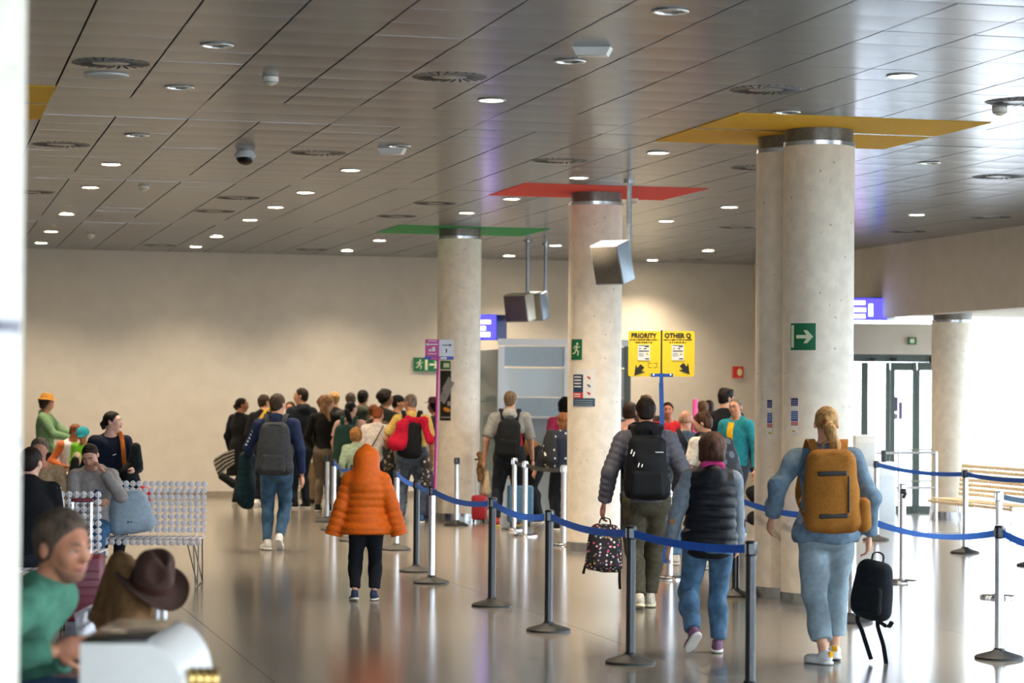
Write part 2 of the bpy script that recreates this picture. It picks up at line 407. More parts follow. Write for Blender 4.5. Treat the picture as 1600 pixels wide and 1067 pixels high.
# glazed front on the right and behind the camera: sills, mullions, panes
frame_m = mat('window_frame', '#5d6662', .45, var=.05); pane_m = glass_mat('pane')
def glazing(name, along_u, fixed, a, b, step, z0=.12, z1=3.02):
    def P(t, off, z): return (fixed+off, t, z) if along_u else (t, fixed+off, z)
    def D(lt, th, lz): return (th, lt, lz) if along_u else (lt, th, lz)
    root = MB(); root.box(P((a+b)/2, 0, z0/2), D(b-a, .12, z0)); root.box(P((a+b)/2, 0, z1+.03), D(b-a, .12, .08)); r = tag(root.obj(name, frame_m, mw=HM), kind='structure')
    n = round((b-a)/step)
    for i in range(n+1):
        t = a+(b-a)*i/n; s_ = MB(); s_.box(P(t, 0, (z0+z1)/2), D(.06, .1, z1-z0)); s_.obj('mullion', frame_m, r)
        if i < n:
            s_ = MB(); s_.box(P(t+(b-a)/n/2, 0, (z0+z1)/2), D((b-a)/n-.06, .012, z1-z0)); s_.obj('pane', pane_m, r)
    return r
glazing('window_1', True, 17.2, 17, 35, 2.0)
glazing('added_window_side', True, 10.6, -9, 17, 2.6, z1=3.98)  # unseen tall glazing, added to bring more daylight onto the columns
glazing('added_window_return', False, 17.0, 10.6, 17.2, 2.2)  # out-of-view return that closes the added daylight glazing
glazing('window_2', False, -9.1, -8.6, 10.6, 3.2, z1=3.98)
wall('wall_right_head', 17.0, 17.1, 10.6, 14.6, 3.05)
s = MB(); s.box((5, 16, -.19), (300, 300, .1)); tag(s.obj('ground_outside', mat('terrace', '#b4b4b2', .9, var=.05, scale=.3), mw=HM), kind='structure')
s = MB(); s.box((.8, 16, ZC+.4), (20, 52.6, .3)); s.box((14.1, 29, ZC+.4), (7, 24.4, .3)); tag(s.obj('roof', mat('roof', '#8a8a88', .9), mw=HM), kind='structure')
# columns
col_m = mat('column_stone', '#ebe1d0', .55, var=.06, scale=9, bump=.05, bscale=60, spec=.35)
nt = col_m.node_tree; _vo = nt.nodes.new('ShaderNodeTexNoise'); _vo.inputs['Scale'].default_value = 22; _vo.inputs['Detail'].default_value = 5
_tc = nt.nodes.new('ShaderNodeTexCoord'); nt.links.new(_tc.outputs['Object'], _vo.inputs[0])
_rp = nt.nodes.new('ShaderNodeValToRGB'); _rp.color_ramp.elements[0].position = .68; _rp.color_ramp.elements[1].position = .72
_rp.color_ramp.elements[0].color = (0, 0, 0, 1); _rp.color_ramp.elements[1].color = (.6, .6, .6, 1); nt.links.new(_vo.outputs[0], _rp.inputs[0])
_mx = nt.nodes.new('ShaderNodeMix'); _mx.data_type = 'RGBA'; _b = nt.nodes['Principled BSDF']; _old = _b.inputs['Base Color'].links[0].from_socket
nt.links.new(_rp.outputs[0], _mx.inputs[0]); nt.links.new(_old, _mx.inputs[6]); _mx.inputs[7].default_value = (*lin('#8f7f69'), 1); nt.links.new(_mx.outputs[2], _b.inputs['Base Color'])
steel = mat('brushed_steel', '#b9b9b9', .25, metal=1., var=.05, scale=5); chrome = mat('chrome', '#d5d5d5', .12, metal=1., var=.03)
CR_ = .307
COLS = {}
def column(key, u, v, zt=ZC, r=CR_):
    s = MB(); s.lathe([(r, 0), (r, zt-.115)], n=48); o = tag(s.obj('column', col_m, mw=Matrix.Translation(W(u, v))), kind='structure')
    s = MB(); s.lathe([(r+.006, .0), (r+.006, .1), (r, .102)], n=48); s.obj('base_ring', steel, o)
    s = MB(); s.lathe([(r-.012, zt-.115), (r-.012, zt+.02)], n=48); s.obj('shadow_gap', mat('gap_grey', '#77736c', .4, metal=.6), o)
    s = MB(); s.lathe([(r+.004, zt-.15), (r+.006, zt-.115), (r, zt-.113)], n=48); s.obj('cap_ring', steel, o)
    COLS[key] = W(u, v); return o
column('one', 19.72, 7.62); column('twin', 20.36, 7.60); column('red', 26.72, 7.60); column('green', 33.27, 7.47); column('window', 33.2, 14.95, 3.04)
column('near', 5.93, -.05); column('row_a', 19.7, -.05); column('row_b', 26.6, -.05); column('row_c', 33.2, -.05)
column('w1', 26.6, 14.95, 3.04); column('w2', 19.9, 14.95, 3.04); column('x1', 13.0, 7.6); column('x2', 6.3, 7.6)
def col_patch(key, px0, py0, px1, py1, m_, parent=None, off=.003, name='panel', thick=.003, n=10):
    """thin sheet bent round a column between two photograph columns and rows"""
    c = COLS[key]; r = CR_+off; X0, X1 = [(at(x, (py0+py1)/2, Y=c.y-CR_*.9).x-c.x)/r for x in (px0, px1)]
    a0, a1 = [math.asin(max(-.995, min(.995, t))) for t in (X0, X1)]
    yc = c.y-r*math.cos((a0+a1)/2); z1 = at((px0+px1)/2, py0, Y=yc).z; z0 = at((px0+px1)/2, py1, Y=yc).z
    v = []; f = []
    for i in range(n+1):
        a = a0+(a1-a0)*i/n
        for rr, z in ((r, z0), (r, z1), (r+thick, z1), (r+thick, z0)): v.append((c.x+rr*math.sin(a), c.y-rr*math.cos(a), z))
    for i in range(n):
        for j in range(4): f.append((i*4+j, i*4+(j+1) % 4, i*4+4+(j+1) % 4, i*4+4+j))
    f += [(0, 1, 2, 3), (4*n, 4*n+3, 4*n+2, 4*n+1)]
    s = MB(); s.add(v, f); return s.obj(name, m_, parent)
# door box at the far end of the window side
DY = 37.1
def at_box(s, x0, y0, x1, y1, Y, d, bev=0):
    """block whose front face spans two photograph corners at distance Y, d deep"""
    a = at(x0, y0, Y=Y); b = at(x1, y1, Y=Y); s.box(((a.x+b.x)/2, Y+d/2, (a.z+b.z)/2), (abs(b.x-a.x), d, abs(b.z-a.z)), bev=bev); return s
dark_fr = mat('door_frame', '#4d5a56', .45, var=.06)
s = MB(); at_box(s, 1330, 505, 1478, 553, DY, 2.2); tag(s.obj('wall_door_box', wall_m), kind='structure')
d1 = MB(); at_box(d1, 1330, 553, 1478, 566, DY, .18); d1 = tag(d1.obj('door_1', dark_fr), kind='structure')
dz = at(1400, 802, Y=DY).z
for x0, x1, y0, nm in ((1347, 1357, 566, 'door_post'), (1385, 1391, 566, 'door_stile'), (1392, 1399, 578, 'door_stile'), (1427, 1433, 566, 'door_stile'), (1433.6, 1438, 578, 'door_stile'), (1462, 1468, 566, 'door_post')):
    s = MB(); a = at(x0, y0, Y=DY); b = at(x1, y0, Y=DY); s.box(((a.x+b.x)/2, DY+.06, a.z/2), (b.x-a.x, .09, a.z)); s.obj(nm, dark_fr, d1)
for x0, x1 in ((1392, 1432), (1434, 1466)):
    s = MB(); at_box(s, x0, 566, x1, 579, DY+.03, .05); s.obj('top_rail', dark_fr, d1)
    s = MB(); at_box(s, x0, 790, x1, 803, DY+.03, .05); s.obj('bottom_rail', dark_fr, d1)
for x0, x1 in ((1357, 1385), (1398, 1427), (1438, 1462)):
    s = MB(); a = at(x0, 566, Y=DY); b = at(x1, 566, Y=DY); s.box(((a.x+b.x)/2, DY+.06, a.z/2), (b.x-a.x, .012, a.z)); s.obj('pane', pane_m, d1)
for x0, x1, y0, y1 in ((1360, 1368, 559, 564), (1392, 1402, 559, 564), (1453, 1463, 557, 567)):
    s = MB(); at_box(s, x0, y0, x1, y1, DY-.05, .06, .01); s.obj('door_sensor', plastic('#1d201f'), d1)
for x0, x1, y0, y1, c in ((1396, 1403, 620, 643, '#5a4878'), (1404, 1410, 628, 655, '#6d5a86'), (1396, 1403, 646, 655, '#a884a8'), (1456, 1466, 628, 642, '#6b2c38'), (1456, 1466, 646, 657, '#7d3540')):
    s = MB(); at_box(s, x0, y0, x1, y1, DY+.03, .008); s.obj('sticker', plastic(c), d1)
# ------------------------------------------------------------------ ceiling fittings
lamp_m = mat('lamp_glow', '#ffe9c4', .4, emit=14., var=0); white_pl = plastic('#e6e4de'); black_pl = plastic('#17181a'); refl_m = mat('reflector', '#e8e8e8', .12, metal=1., var=0)
DL = [(u, 1.94) for u in (13.8, 16.09, 18.42, 22.03, 24.94, 27.88, 32.29, 35.92, 38.81)]+[(u, 4.39) for u in (13.84, 16.13, 18.46, 22.2, 24.77, 27.75, 30.1, 32.48, 36.18, 38.9)] + \
     [(u, 6.87) for u in (16.15, 18.51, 22.01, 24.84, 27.82, 30.2, 36.18, 39.01)]+[(u, 9.7) for u in (22.11, 28.12, 30.68, 36.39, 39.4)]+[(u, 12.33) for u in (28.48, 32.4, 36.77, 39.76)]
_s = MB(); _s.lathe([(.115, -.004), (.112, -.010), (.092, -.010), (.090, .002)], n=28, closed=False); ring_me = _s.mesh(); ring_me.materials.append(mat('lamp_ring', '#d8d8d4', .3, metal=.6, var=0))
_s = MB(); _s.lathe([(.091, -.006), (.075, .05), (.066, .066)], n=28, closed=False); cup_me = _s.mesh(); cup_me.materials.append(refl_m)
OFF = {(13.8, 1.94), (16.09, 1.94), (18.42, 1.94), (22.03, 1.94), (13.84, 4.39), (16.13, 4.39), (22.2, 4.39), (18.51, 6.87), (22.11, 9.7)}
_s = MB(); _s.lathe([(.0, .03), (.02, .03), (.03, .045), (.03, .064)], n=16); bulb_me = _s.mesh(); bulb_me.materials.append(mat('bulb_off', '#d8d2c4', .3, var=0))
_s = MB(); _s.lathe([(.0, -.012), (.06, -.011), (.088, -.007), (.09, .004)], n=24); lens_me = _s.mesh(); lens_me.materials.append(lamp_m)
NTH = ['first', 'second', 'third', 'fourth', 'fifth', 'sixth', 'seventh', 'eighth', 'ninth', 'tenth', 'eleventh']
ROW = {1.94: 'leftmost row', 4.39: 'second row from left', 6.87: 'row left of the coloured squares', 9.7: 'row right of the coloured squares', 12.33: 'rightmost row'}
cnt = {}
for u, v in DL:
    cnt[v] = cnt.get(v, 0)+1; nth = NTH[cnt[v]-1]+' from the front in the '+ROW[v]
    lit = (u, v) not in OFF
    t = thing('downlight', ('lit round downlight, ' if lit else 'unlit round downlight, ')+nth, 'ceiling light', W(u, v, ZC), ROTZ, 'lit downlights in the ceiling' if lit else 'unlit downlights in the ceiling')
    link('trim_ring', ring_me, None, t)
    if not lit: link('reflector', cup_me, None, t); link('lamp', bulb_me, None, t); continue
    link('lamp', lens_me, None, t)
    l = bpy.data.lights.new('lamp_light', 'SPOT'); l.energy = LAMP_W; l.color = (1, .80, .57); l.spot_size = math.radians(122); l.spot_blend = 1.; l.shadow_soft_size = .06
    o = bpy.data.objects.new('lamp_light', l); COL.objects.link(o); o.parent = t; o.location = (0, 0, -.02)
slot_m = mat('vent_slot', '#161514', .8, var=0)
_s = MB(); _s.lathe([(0, -.0012), (.27, -.0012), (.271, .0)], n=36, smooth=False); vent_me = _s.mesh(); vent_me.materials.append(metal_c)
_s = MB(); _s.box((0, .19, -.0018), (.017, .15, .0016)); slot_me = _s.mesh(); slot_me.materials.append(slot_m)
_s = MB()
for i in range(24): _s.box(Matrix.Rotation(2*PI*i/24, 3, 'Z') @ Vector((.07, .17, -.0018)), (.017, .15, .0016), Matrix.Rotation(2*PI*i/24, 3, 'Z'))
slots_me = _s.mesh(); slots_me.materials.append(slot_m)
VT = [(17.23, 1.33), (17.23, 3.78), (17.23, 6.23), (17.3, 8.35), (23.12, 1.33), (23.12, 3.78), (23.12, 6.2), (23.18, 8.3), (23.3, 11.0), (28.87, 3.75), (31.14, 3.75), (28.88, 6.17), (31.18, 6.15), (31.54, 11.0), (31.5, 13.5), (28.6, 13.4), (38.78, 3.8), (39.04, 6.3), (39.4, 12.9), (28.87, 1.33)]
VT.sort(key=lambda p: (round(p[1]/1.9), p[0])); cnt = {}
VROW = {1: 'leftmost line', 2: 'second line', 3: 'line left of the coloured squares', 4: 'line behind the coloured squares', 6: 'line right of the thick columns', 7: 'line along the bulkhead'}
for u, v in VT:
    rk = round(v/1.9); cnt[rk] = cnt.get(rk, 0)+1; nth = NTH[cnt[rk]-1]+' from the front in the '+VROW[rk]
    t = thing('swirl_vent', 'round swirl air vent, '+nth, 'ceiling vent', W(u, v, ZC), ROTZ, 'swirl diffusers in the ceiling')
    link('face_plate', vent_me, None, t)
    if u < 24:
        for i in range(24): link('slot', slot_me, None, t, Matrix.Rotation(2*PI*i/24, 4, 'Z') @ Matrix.Translation((.07, 0, 0)))
    else: link('slots', slots_me, None, t)
for u, v, lab in ((17.61, 2.52, 'largest off-white smoke detector, hanging near the top left of the ceiling'), (27.49, 2.51, 'off-white smoke detector at middle distance over the left of the hall'), (36.44, 2.55, 'tiny far smoke detector over the left of the hall'), (17.71, 8.37, 'off-white smoke detector right of the yellow ceiling square'), (27.31, 8.23, 'smoke detector behind the red ceiling square')):
    t = thing('smoke_detector', lab, 'smoke detector', W(u, v, ZC), ROTZ, 'smoke detectors on the ceiling')
    s = MB(); s.lathe([(.06, 0), (.06, -.03), (.058, -.035)], n=24); s.obj('base', plastic('#dcd8cc'), t)
    s = MB(); s.lathe([(.055, -.035), (.052, -.046), (.018, -.064), (0, -.066)], n=24); s.obj('sensor_head', plastic('#cfc9b8'), t)
    s = MB(); s.lathe([(.0555, -.041), (.0555, -.045)], n=24); s.obj('vent_band', plastic('#6d675c'), t)
t = thing('dome_camera', 'dark glass dome camera in a white ring under the ceiling', 'camera', W(23.17, 3.08, ZC), ROTZ)
s = MB(); s.lathe([(.08, 0), (.09, -.02), (.105, -.04), (.105, -.06), (.09, -.065)], n=28); s.obj('housing', plastic('#d9dcde'), t)
s = MB(); s.lathe([(.09, -.062), (.086, -.09), (.065, -.118), (.03, -.135), (0, -.138)], n=28); s.obj('dome', plastic('#0d1013', .08), t)
t = thing('speaker_disc', 'flat round pale speaker grille beside a vent on the ceiling', 'speaker', W(17.88, 1.35, ZC), ROTZ)
s = MB(); s.lathe([(.165, 0), (.163, -.012), (.15, -.014)], n=36); s.obj('rim', plastic('#c8c8c6'), t); s = MB(); s.lathe([(.15, -.012), (.08, -.016), (0, -.017)], n=36); s.obj('grille', mat('grille', '#bcbcba', .6, var=.2, scale=120), t)
for u, v, lab in ((15.48, 4.37, 'white wedge-shaped emergency light on the ceiling next to a downlight'), (22.47, 4.38, 'smaller white emergency light hanging farther along the ceiling')):
    t = thing('emergency_light', lab, 'ceiling light', W(u, v, ZC), ROTZ-.4)
    s = MB(); s.prism([(-.13, 0), (.13, 0), (.10, -.055), (-.10, -.055)], -.07, .07); s.obj('housing', white_pl, t); s = MB(); s.box((0, 0, -.058), (.17, .1, .008), bev=.003); s.obj('lens', plastic('#d4d2ca', .2), t)
# ------------------------------------------------------------------ stanchions and belts
blue_b = mat('belt_blue', '#1f68dc', .65, var=.08, scale=60, bump=.1, bscale=600); dark_b = mat('belt_dark', '#2b2f30', .7, var=.1); navy_b = mat('belt_navy', '#12384f', .7, var=.1)
post_black = mat('post_black', '#121419', .3, var=.05, spec=.6); base_black = mat('base_rubber', '#1b1d1f', .55, var=.12, scale=12); post_silver = mat('post_silver', '#d2d3d6', .3, metal=.85, var=.03)
ST = {}
def stanchion(key, px, py, post, base, lab, h=.915, cat='stanchion'):
    p = at(px, py, z=0); t = thing('stanchion', lab, cat, p, 0, 'belt barrier posts'); t['h'] = h
    s = MB()
    if base == 'black': s.lathe([(.168, 0), (.168, .014), (.155, .024), (.06, .052), (.040, .062), (.036, .075)], n=32); s.obj('base', base_black, t)
    else: s.lathe([(.165, 0), (.165, .026), (.158, .032), (.05, .034), (.036, .04)], n=36); s.obj('base', chrome, t)
    s = MB(); s.lathe([(.031, .03), (.031, h-.085)], n=20); s.obj('post', post_black if post == 'black' else post_silver, t)
    hd = thing_part('belt_head', t)
    s = MB(); s.lathe([(.034, h-.09), (.036, h-.085), (.036, h-.008), (.031, h)], n=20); s.box((0, -.034, h-.048), (.034, .012, .062)); s.box((0, .034, h-.048), (.034, .012, .062)); s.box((-.034, 0, h-.048), (.012, .034, .062)); s.box((.034, 0, h-.048), (.012, .034, .062))
    s.obj('cassette', post_black if post == 'black' or base == 'black' else post_silver, hd); ST[key] = (t, p, h); return t
def thing_part(name, parent):
    o = bpy.data.objects.new(name, None); COL.objects.link(o); o.parent = parent; o.empty_display_size = .05; return o
def belt(k0, k1, m_=None, sag=.05, twist=0., z0=None, end=None, z1=None):
    t, p, h = ST[k0]; a = p+Vector((0, 0, z0 or h-.05))
    b = Vector(end) if end is not None else ST[k1][1]+Vector((0, 0, z1 or ST[k1][2]-.05))
    d = (b-a); d2 = Vector((d.x, d.y, 0)).normalized(); a = a+d2*.036; b = b-d2*.036; pts = []; sd = []
    n = 16; nrm = Vector((-d2.y, d2.x, 0))
    for i in range(n+1):
        f = i/n; pts.append(a.lerp(b, f)-Vector((0, 0, sag*4*f*(1-f)))-t.location); an = twist*math.sin(PI*f)
        sd.append(Vector((0, 0, 1))*math.cos(an)+nrm*math.sin(an))
    s = MB(); s.ribbon(pts, sd, .05, .0025); o = s.obj('belt', m_ or blue_b, t); return o
stanchion('S1', 1172, 1082, 'black', 'black', 'nearest black post, cut off by the bottom edge of the picture')
stanchion('S2', 985, 1036, 'black', 'black', 'black post and domed base in front of the man in the grey puffer jacket')
stanchion('S3', 857, 986, 'black', 'black', 'black post third from the front of the black row')
stanchion('S4', 768, 947, 'black', 'black', 'black post next to the silver post that carries the pink sign')
stanchion('S5', 674, 911, 'silver', 'black', 'silver post with black base that carries the pink and white sign')
stanchion('S6', 650, 893, 'black', 'black', 'black post right behind the child in the orange jacket')
stanchion('S7', 619, 859, 'silver', 'black', 'silver post partly hidden by the sleeve of the orange jacket')
stanchion('S9', 551, 845, 'silver', 'black', 'silver post hidden behind the body of the orange jacket')
stanchion('S8b', 521, 828, 'silver', 'black', 'silver post nearer one of the pair left of the orange jacket')
stanchion('S8a', 511, 815, 'silver', 'black', 'silver post farther one of the pair left of the orange jacket')
stanchion('S10', 713, 821, 'silver', 'black', 'silver post with dark head standing at the green column')
stanchion('C1', 803, 828, 'silver', 'chrome', 'silver post with chrome base at the legs of the man in red', h=.94)
stanchion('C2', 820, 838, 'silver', 'chrome', 'silver post with chrome base holding a dark belt', h=.94)
stanchion('C3', 880, 853, 'silver', 'chrome', 'silver post with chrome base at the left edge of the red-topped column', h=.95)
stanchion('Y', 1046, 905, 'silver', 'chrome', 'silver post with chrome base under the yellow sign')
stanchion('B', 1149, 931, 'black', 'black', 'black post behind the child in the padded waistcoat')
stanchion('D', 1331, 972, 'silver', 'black', 'silver post with black base behind the legs of the woman in denim')
stanchion('R1', 1410, 910, 'silver', 'chrome', 'silver post with chrome base and a hanging clip, right of the carried black bag', h=.955)
stanchion('R2', 1508, 864, 'silver', 'black', 'silver post with black base in front of the white bench', h=.955)
stanchion('R3', 1561, 1029, 'silver', 'black', 'large silver post with black base near the right edge')
stanchion('R4', 1560, 934, 'silver', 'chrome', 'silver post with chrome base just behind the large one', h=.955)
stanchion('R5', 1613, 884, 'silver', 'black', 'post cut by the right edge, only its black base in view', h=.955)
stanchion('R6', 1369, 844, 'silver', 'black', 'silver post beside the thick stone columns, under the upper blue belt', h=.99)
for a, b, sg, tw in (('S5', 'S4', .05, .5), ('S4', 'S3', .05, .35), ('S3', 'S2', .04, .15), ('S2', 'S1', .03, .0), ('S6', 'S5', .02, .0), ('S9', 'S8b', .06, .3), ('S7', 'S6', .03, .2)): belt(a, b, sag=sg, twist=tw)
belt('C2', 'C3', dark_b, .03); belt('C1', 'C2', dark_b, .01)
belt('R6', 'R2', sag=.04); belt('R2', 'R5', sag=.02); belt('D', 'R3', sag=.09, twist=.9, z1=.86); belt('R4', None, navy_b, .02, end=at(1650, 784, Y=22.5)); belt('R3', None, sag=.05, twist=.3, end=at(1680, 852, Y=15.8))
belt('B', 'D', sag=.07)
c = thing_part('belt_clip', ST['R1'][0]); s = MB(); s.box((0, -.045, .88), (.05, .03, .05), bev=.01); s.box((.01, -.05, .84), (.03, .02, .06), Matrix.Rotation(.5, 3, 'Y'), .008); s.obj('clip', black_pl, c)
# white queue gate between the teal hoodie and the twin column
g = thing('queue_gate', 'white rail gate with blue belts between the teal hoodie and the thick columns', 'gate', at(1181, 814, z=0))
Yg = g.location.y
def grail(x0, y0, x1, y1, r=.02, m_=None, name='rail', par=g, Y=None):
    Y = Y or par.location.y; a = at(x0, y0, Y=Y)-par.location; b = at(x1, y1, Y=Y)-par.location; s = MB(); s.tube([a, b], r, 12); return s.obj(name, m_ or white_pl, par)
grail(1181, 702, 1180, 814, .024, name='post'); grail(1181, 707, 1240, 707, .03); grail(1181, 761, 1240, 761, .025)
for y0, y1 in ((703, 703), (724, 721)):
    a = at(1176, y0, Y=Yg-.05)-g.location; b = at(1240, y1, Y=Yg-.05)-g.location; s = MB(); s.ribbon([a, b], Vector((0, 0, 1)), .06, .003); s.obj('belt', blue_b, g)
a = at(1155, 736, Y=Yg-.4)-g.location; b = at(1240, 737, Y=Yg-.4)-g.location; s = MB(); s.ribbon([a, b], Vector((0, 0, 1)), .025, .003); s.obj('belt', blue_b, g)
s = MB(); s.box((0, 0, .01), (.5, .3, .02)); s.obj('foot_plate', base_black, g)
# rails and cabinets at the gate by the doors
r = thing('gate_rail', 'steel hand rail in front of the glass doors', 'railing', at(1440, 812, z=0))
grail(1350, 708, 1464, 707, .022, post_silver, 'rail', r); grail(1372, 762, 1464, 762, .02, post_silver, 'rail', r); grail(1462, 706, 1462, 812, .028, post_silver, 'post', r); grail(1404, 702, 1404, 812, .02, post_silver, 'post', r)
grail(1405, 703, 1466, 702, .012, mat('rail_green', '#8fa08c', .4), 'rail', r, 35.8); grail(1405, 752, 1466, 751, .012, mat('rail_green', '#8fa08c', .4), 'rail', r, 35.8)
cab_m = mat('cabinet_grey', '#d3dadf', .35, var=.03)
t = thing('gate_cabinet', 'pale grey boarding gate cabinet standing under the hand rail', 'cabinet', at(1384, 825, z=0)); z = at(1384, 722, Y=t.location.y).z
s = MB(); s.box((0, .2, z/2), (.27, .4, z), bev=.015); s.obj('body', cab_m, t); s = MB(); s.box((0, -.004, z*.45), (.23, .01, z*.7), bev=.003); s.obj('front_panel', mat('cabinet_panel', '#c6cfd6', .3, var=.03), t)
s = MB(); s.box((-.02, .1, z+.08), (.07, .05, .17), bev=.012); s.obj('scanner', black_pl, t)
t = thing('gate_cabinet', 'taller pale cabinet half hidden behind the thick column', 'cabinet', at(1352, 828, z=0)); z = at(1352, 680, Y=t.location.y).z
s = MB(); s.box((0, .2, z/2), (.28, .4, z), bev=.015); s.obj('body', cab_m, t); s = MB(); s.box((0, -.004, z*.8), (.24, .01, z*.25), bev=.003); s.obj('screen_panel', mat('cabinet_panel', '#c6cfd6', .3, var=.03), t)
# ------------------------------------------------------------------ signs
yel = mat('sign_yellow', '#f2cf06', .45, var=.03); ink = plastic('#201d16', .6); paper = mat('paper', '#e9e7e2', .7, var=.03); sblue = plastic('#0d4fa6', .45)
Yy = ST['Y'][1].y-.06; c = at(1033.5, 552, Y=Yy)
g = thing('queue_sign', 'yellow two-panel sign on a blue pole reading PRIORITY and OTHER Q', 'sign', (c.x, Yy, 0)); sc_ = Yy/FPX
def L(px, py): q = at(px, py, Y=Yy); return Vector((q.x-c.x, 0, q.z))
def rbox(s, x0, y0, x1, y1, y, d, rr=0.):
    a = L(x0, y0); b = L(x1, y1)
    if not rr: s.box(((a.x+b.x)/2, y, (a.z+b.z)/2), (b.x-a.x, d, a.z-b.z)); return s
    poly = []
    for cx, cz, a0 in ((b.x-rr, a.z-rr, 0), (a.x+rr, a.z-rr, 90), (a.x+rr, b.z+rr, 180), (b.x-rr, b.z+rr, 270)):
        for k in range(6): q = math.radians(a0+18*k); poly.append((cx+rr*math.cos(q), cz+rr*math.sin(q)))
    s.prism(poly, y-d/2, y+d/2); return s
RY = Matrix.Rotation(-.012, 4, 'Y')
for x0, x1, word, pw in ((982, 1032.5, 'PRIORITY', 1006), (1034.5, 1085, 'OTHER Q', 1059)):
    s = MB(); rbox(s, x0, 517, x1, 588.5, 0, .006, .022); pn = s.obj('sign_panel', yel, g)
    q = L(pw, 524.5); lettering(word, .062, ink, pn, (q.x, -.005, q.z), .0024, sx=.92 if len(word) > 7 else .95)
    rs = random.Random(len(word))
    for yy, xa, xb in ((531, pw-22, pw+22), (535, pw-13, pw+13)):
        s = MB(); xx = xa
        while xx < xb:
            w_ = rs.uniform(1.2, 3.2); rbox(s, xx, yy-.9, min(xb, xx+w_), yy+.9, -.004, .001); xx += w_+rs.choice((.4, .4, 1.3))
        s.obj('small_print', ink, pn)
    s = MB(); rbox(s, pw-9.5, 538.5, pw+9.5, 563, -.005, .003); nb = s.obj('notice', paper, pn)
    for q4 in ((-8, 539.2, 8, 540), (1.5, 540.6, 8, 542), (-8, 547.6, 8, 549), (-7.5, 543.8, -5, 545), (0, 543.8, 4, 545), (2, 559.6, 8, 561)): s = MB(); rbox(s, pw+q4[0], q4[1], pw+q4[2], q4[3], -.0075, .001); s.obj('print', ink, nb)
    s = MB(); rbox(s, pw-8, 551, pw, 556, -.0075, .001); s.obj('print', plastic('#b7b9b5'), nb); s = MB(); rbox(s, pw+3, 551, pw+7, 554, -.0075, .001); s.obj('print', plastic('#cfc56b'), nb)
    sg = -1 if word == 'PRIORITY' else 1; tip = L(991 if sg < 0 else 1077.5, 587 if sg < 0 else 585)
    dx = Vector((sg*.62, -.78)); nx = Vector((.78, sg*.62)); hd, wd, sh, tl = .098, .058, .024, .125; tp = Vector((tip.x, tip.z)); bs = tp-dx*hd
    pl = [tp, bs-nx*wd, bs-nx*sh+dx*.02, bs-nx*sh-dx*(tl-hd), bs+nx*sh-dx*(tl-hd), bs+nx*sh+dx*.02, bs+nx*wd]
    s = MB(); s.prism([(q.x, q.y) for q in pl], -.006, -.0035); s.obj('arrow', ink, pn)
    if sg < 0:
        s = MB()
        for x0, y0, x1, y1 in ((1013, 567, 1018, 567.5), (1021, 567, 1026, 567.5), (1013, 573.6, 1018, 574.1), (1021, 573.6, 1026, 574.1), (1012.6, 567, 1013.1, 574), (1026, 567, 1026.5, 574)): rbox(s, x0, y0, x1, y1, -.004, .001)
        s.obj('outline_box', ink, pn)
s = MB(); rbox(s, 1032.6, 516, 1034.4, 588, .0, .012); s.obj('divider', ink, g)
s = MB(); rbox(s, 1017, 583.5, 1051.5, 589, -.012, .02); rbox(s, 1030.5, 583, 1036, 600, -.012, .022); s.obj('bracket', sblue, g)
for x in (1021, 1047.5):
    q = L(x, 585.5); s = MB(); s.lathe([(.006, 0), (.006, .004)], (q.x, -.022, q.z), 10, Matrix.Rotation(PI/2, 3, 'X')); s.obj('bolt', chrome, g)
q0, q1 = L(1033, 598), L(1039, 880); s = MB(); s.ribbon([(q0.x, 0, q0.z), (q1.x, 0, q1.z)], Vector((1, 0, 0)), .042, .03); s.obj('pole', sblue, g)
# pink and white sign on the silver post
Yp = ST['S5'][1].y-.05; pink = plastic('#d9559f', .5); c = at(681, 700, Y=Yp); g = thing('queue_sign', 'small pink and white queue sign on a thin pink pole', 'sign', (c.x, Yp, 0))
def L(px, py): q = at(px, py, Y=Yp); return Vector((q.x-c.x, 0, q.z))
s = MB(); a, b = L(685, 556), L(679.5, 764); s.tube([a, b], .014, 10); s.obj('pole', pink, g)
s = MB(); rbox(s, 664.5, 530, 686, 557, 0, .006); pp = s.obj('pink_panel', pink, g); s = MB(); rbox(s, 686, 530.6, 709, 558, 0, .006); wp = s.obj('white_panel', plastic('#eceaf2', .5), g)
s = MB(); rbox(s, 663.5, 556.5, 708.5, 562, -.002, .008); bb = s.obj('lower_band', plastic('#5a63c4', .5), g); s = MB(); rbox(s, 674, 558, 685, 562, -.008, .002); s.obj('print', pink, bb); s = MB(); rbox(s, 688, 557.5, 698, 561.5, -.008, .002); s.obj('print', paper, bb)
s = MB(); rbox(s, 669, 532, 683, 533.5, -.005, .001); rbox(s, 668, 537, 684, 539, -.005, .001); rbox(s, 669, 552, 682, 553.2, -.005, .001); q = L(668, 538); s.prism([(q.x-.02, q.z), (q.x+.006, q.z+.016), (q.x+.006, q.z-.016)], -.006, -.004); rbox(s, 675, 542, 680, 549, -.005, .001); rbox(s, 670, 545.5, 674, 549, -.005, .001); s.obj('print', paper, pp)
s = MB(); rbox(s, 691, 538.6, 701, 540, -.005, .001); q = L(705, 539.2); s.prism([(q.x+.008, q.z), (q.x-.02, q.z+.014), (q.x-.02, q.z-.014)], -.006, -.004); rbox(s, 696.5, 545, 698.5, 551, -.005, .001); s.obj('print', plastic('#4b4c58'), wp)
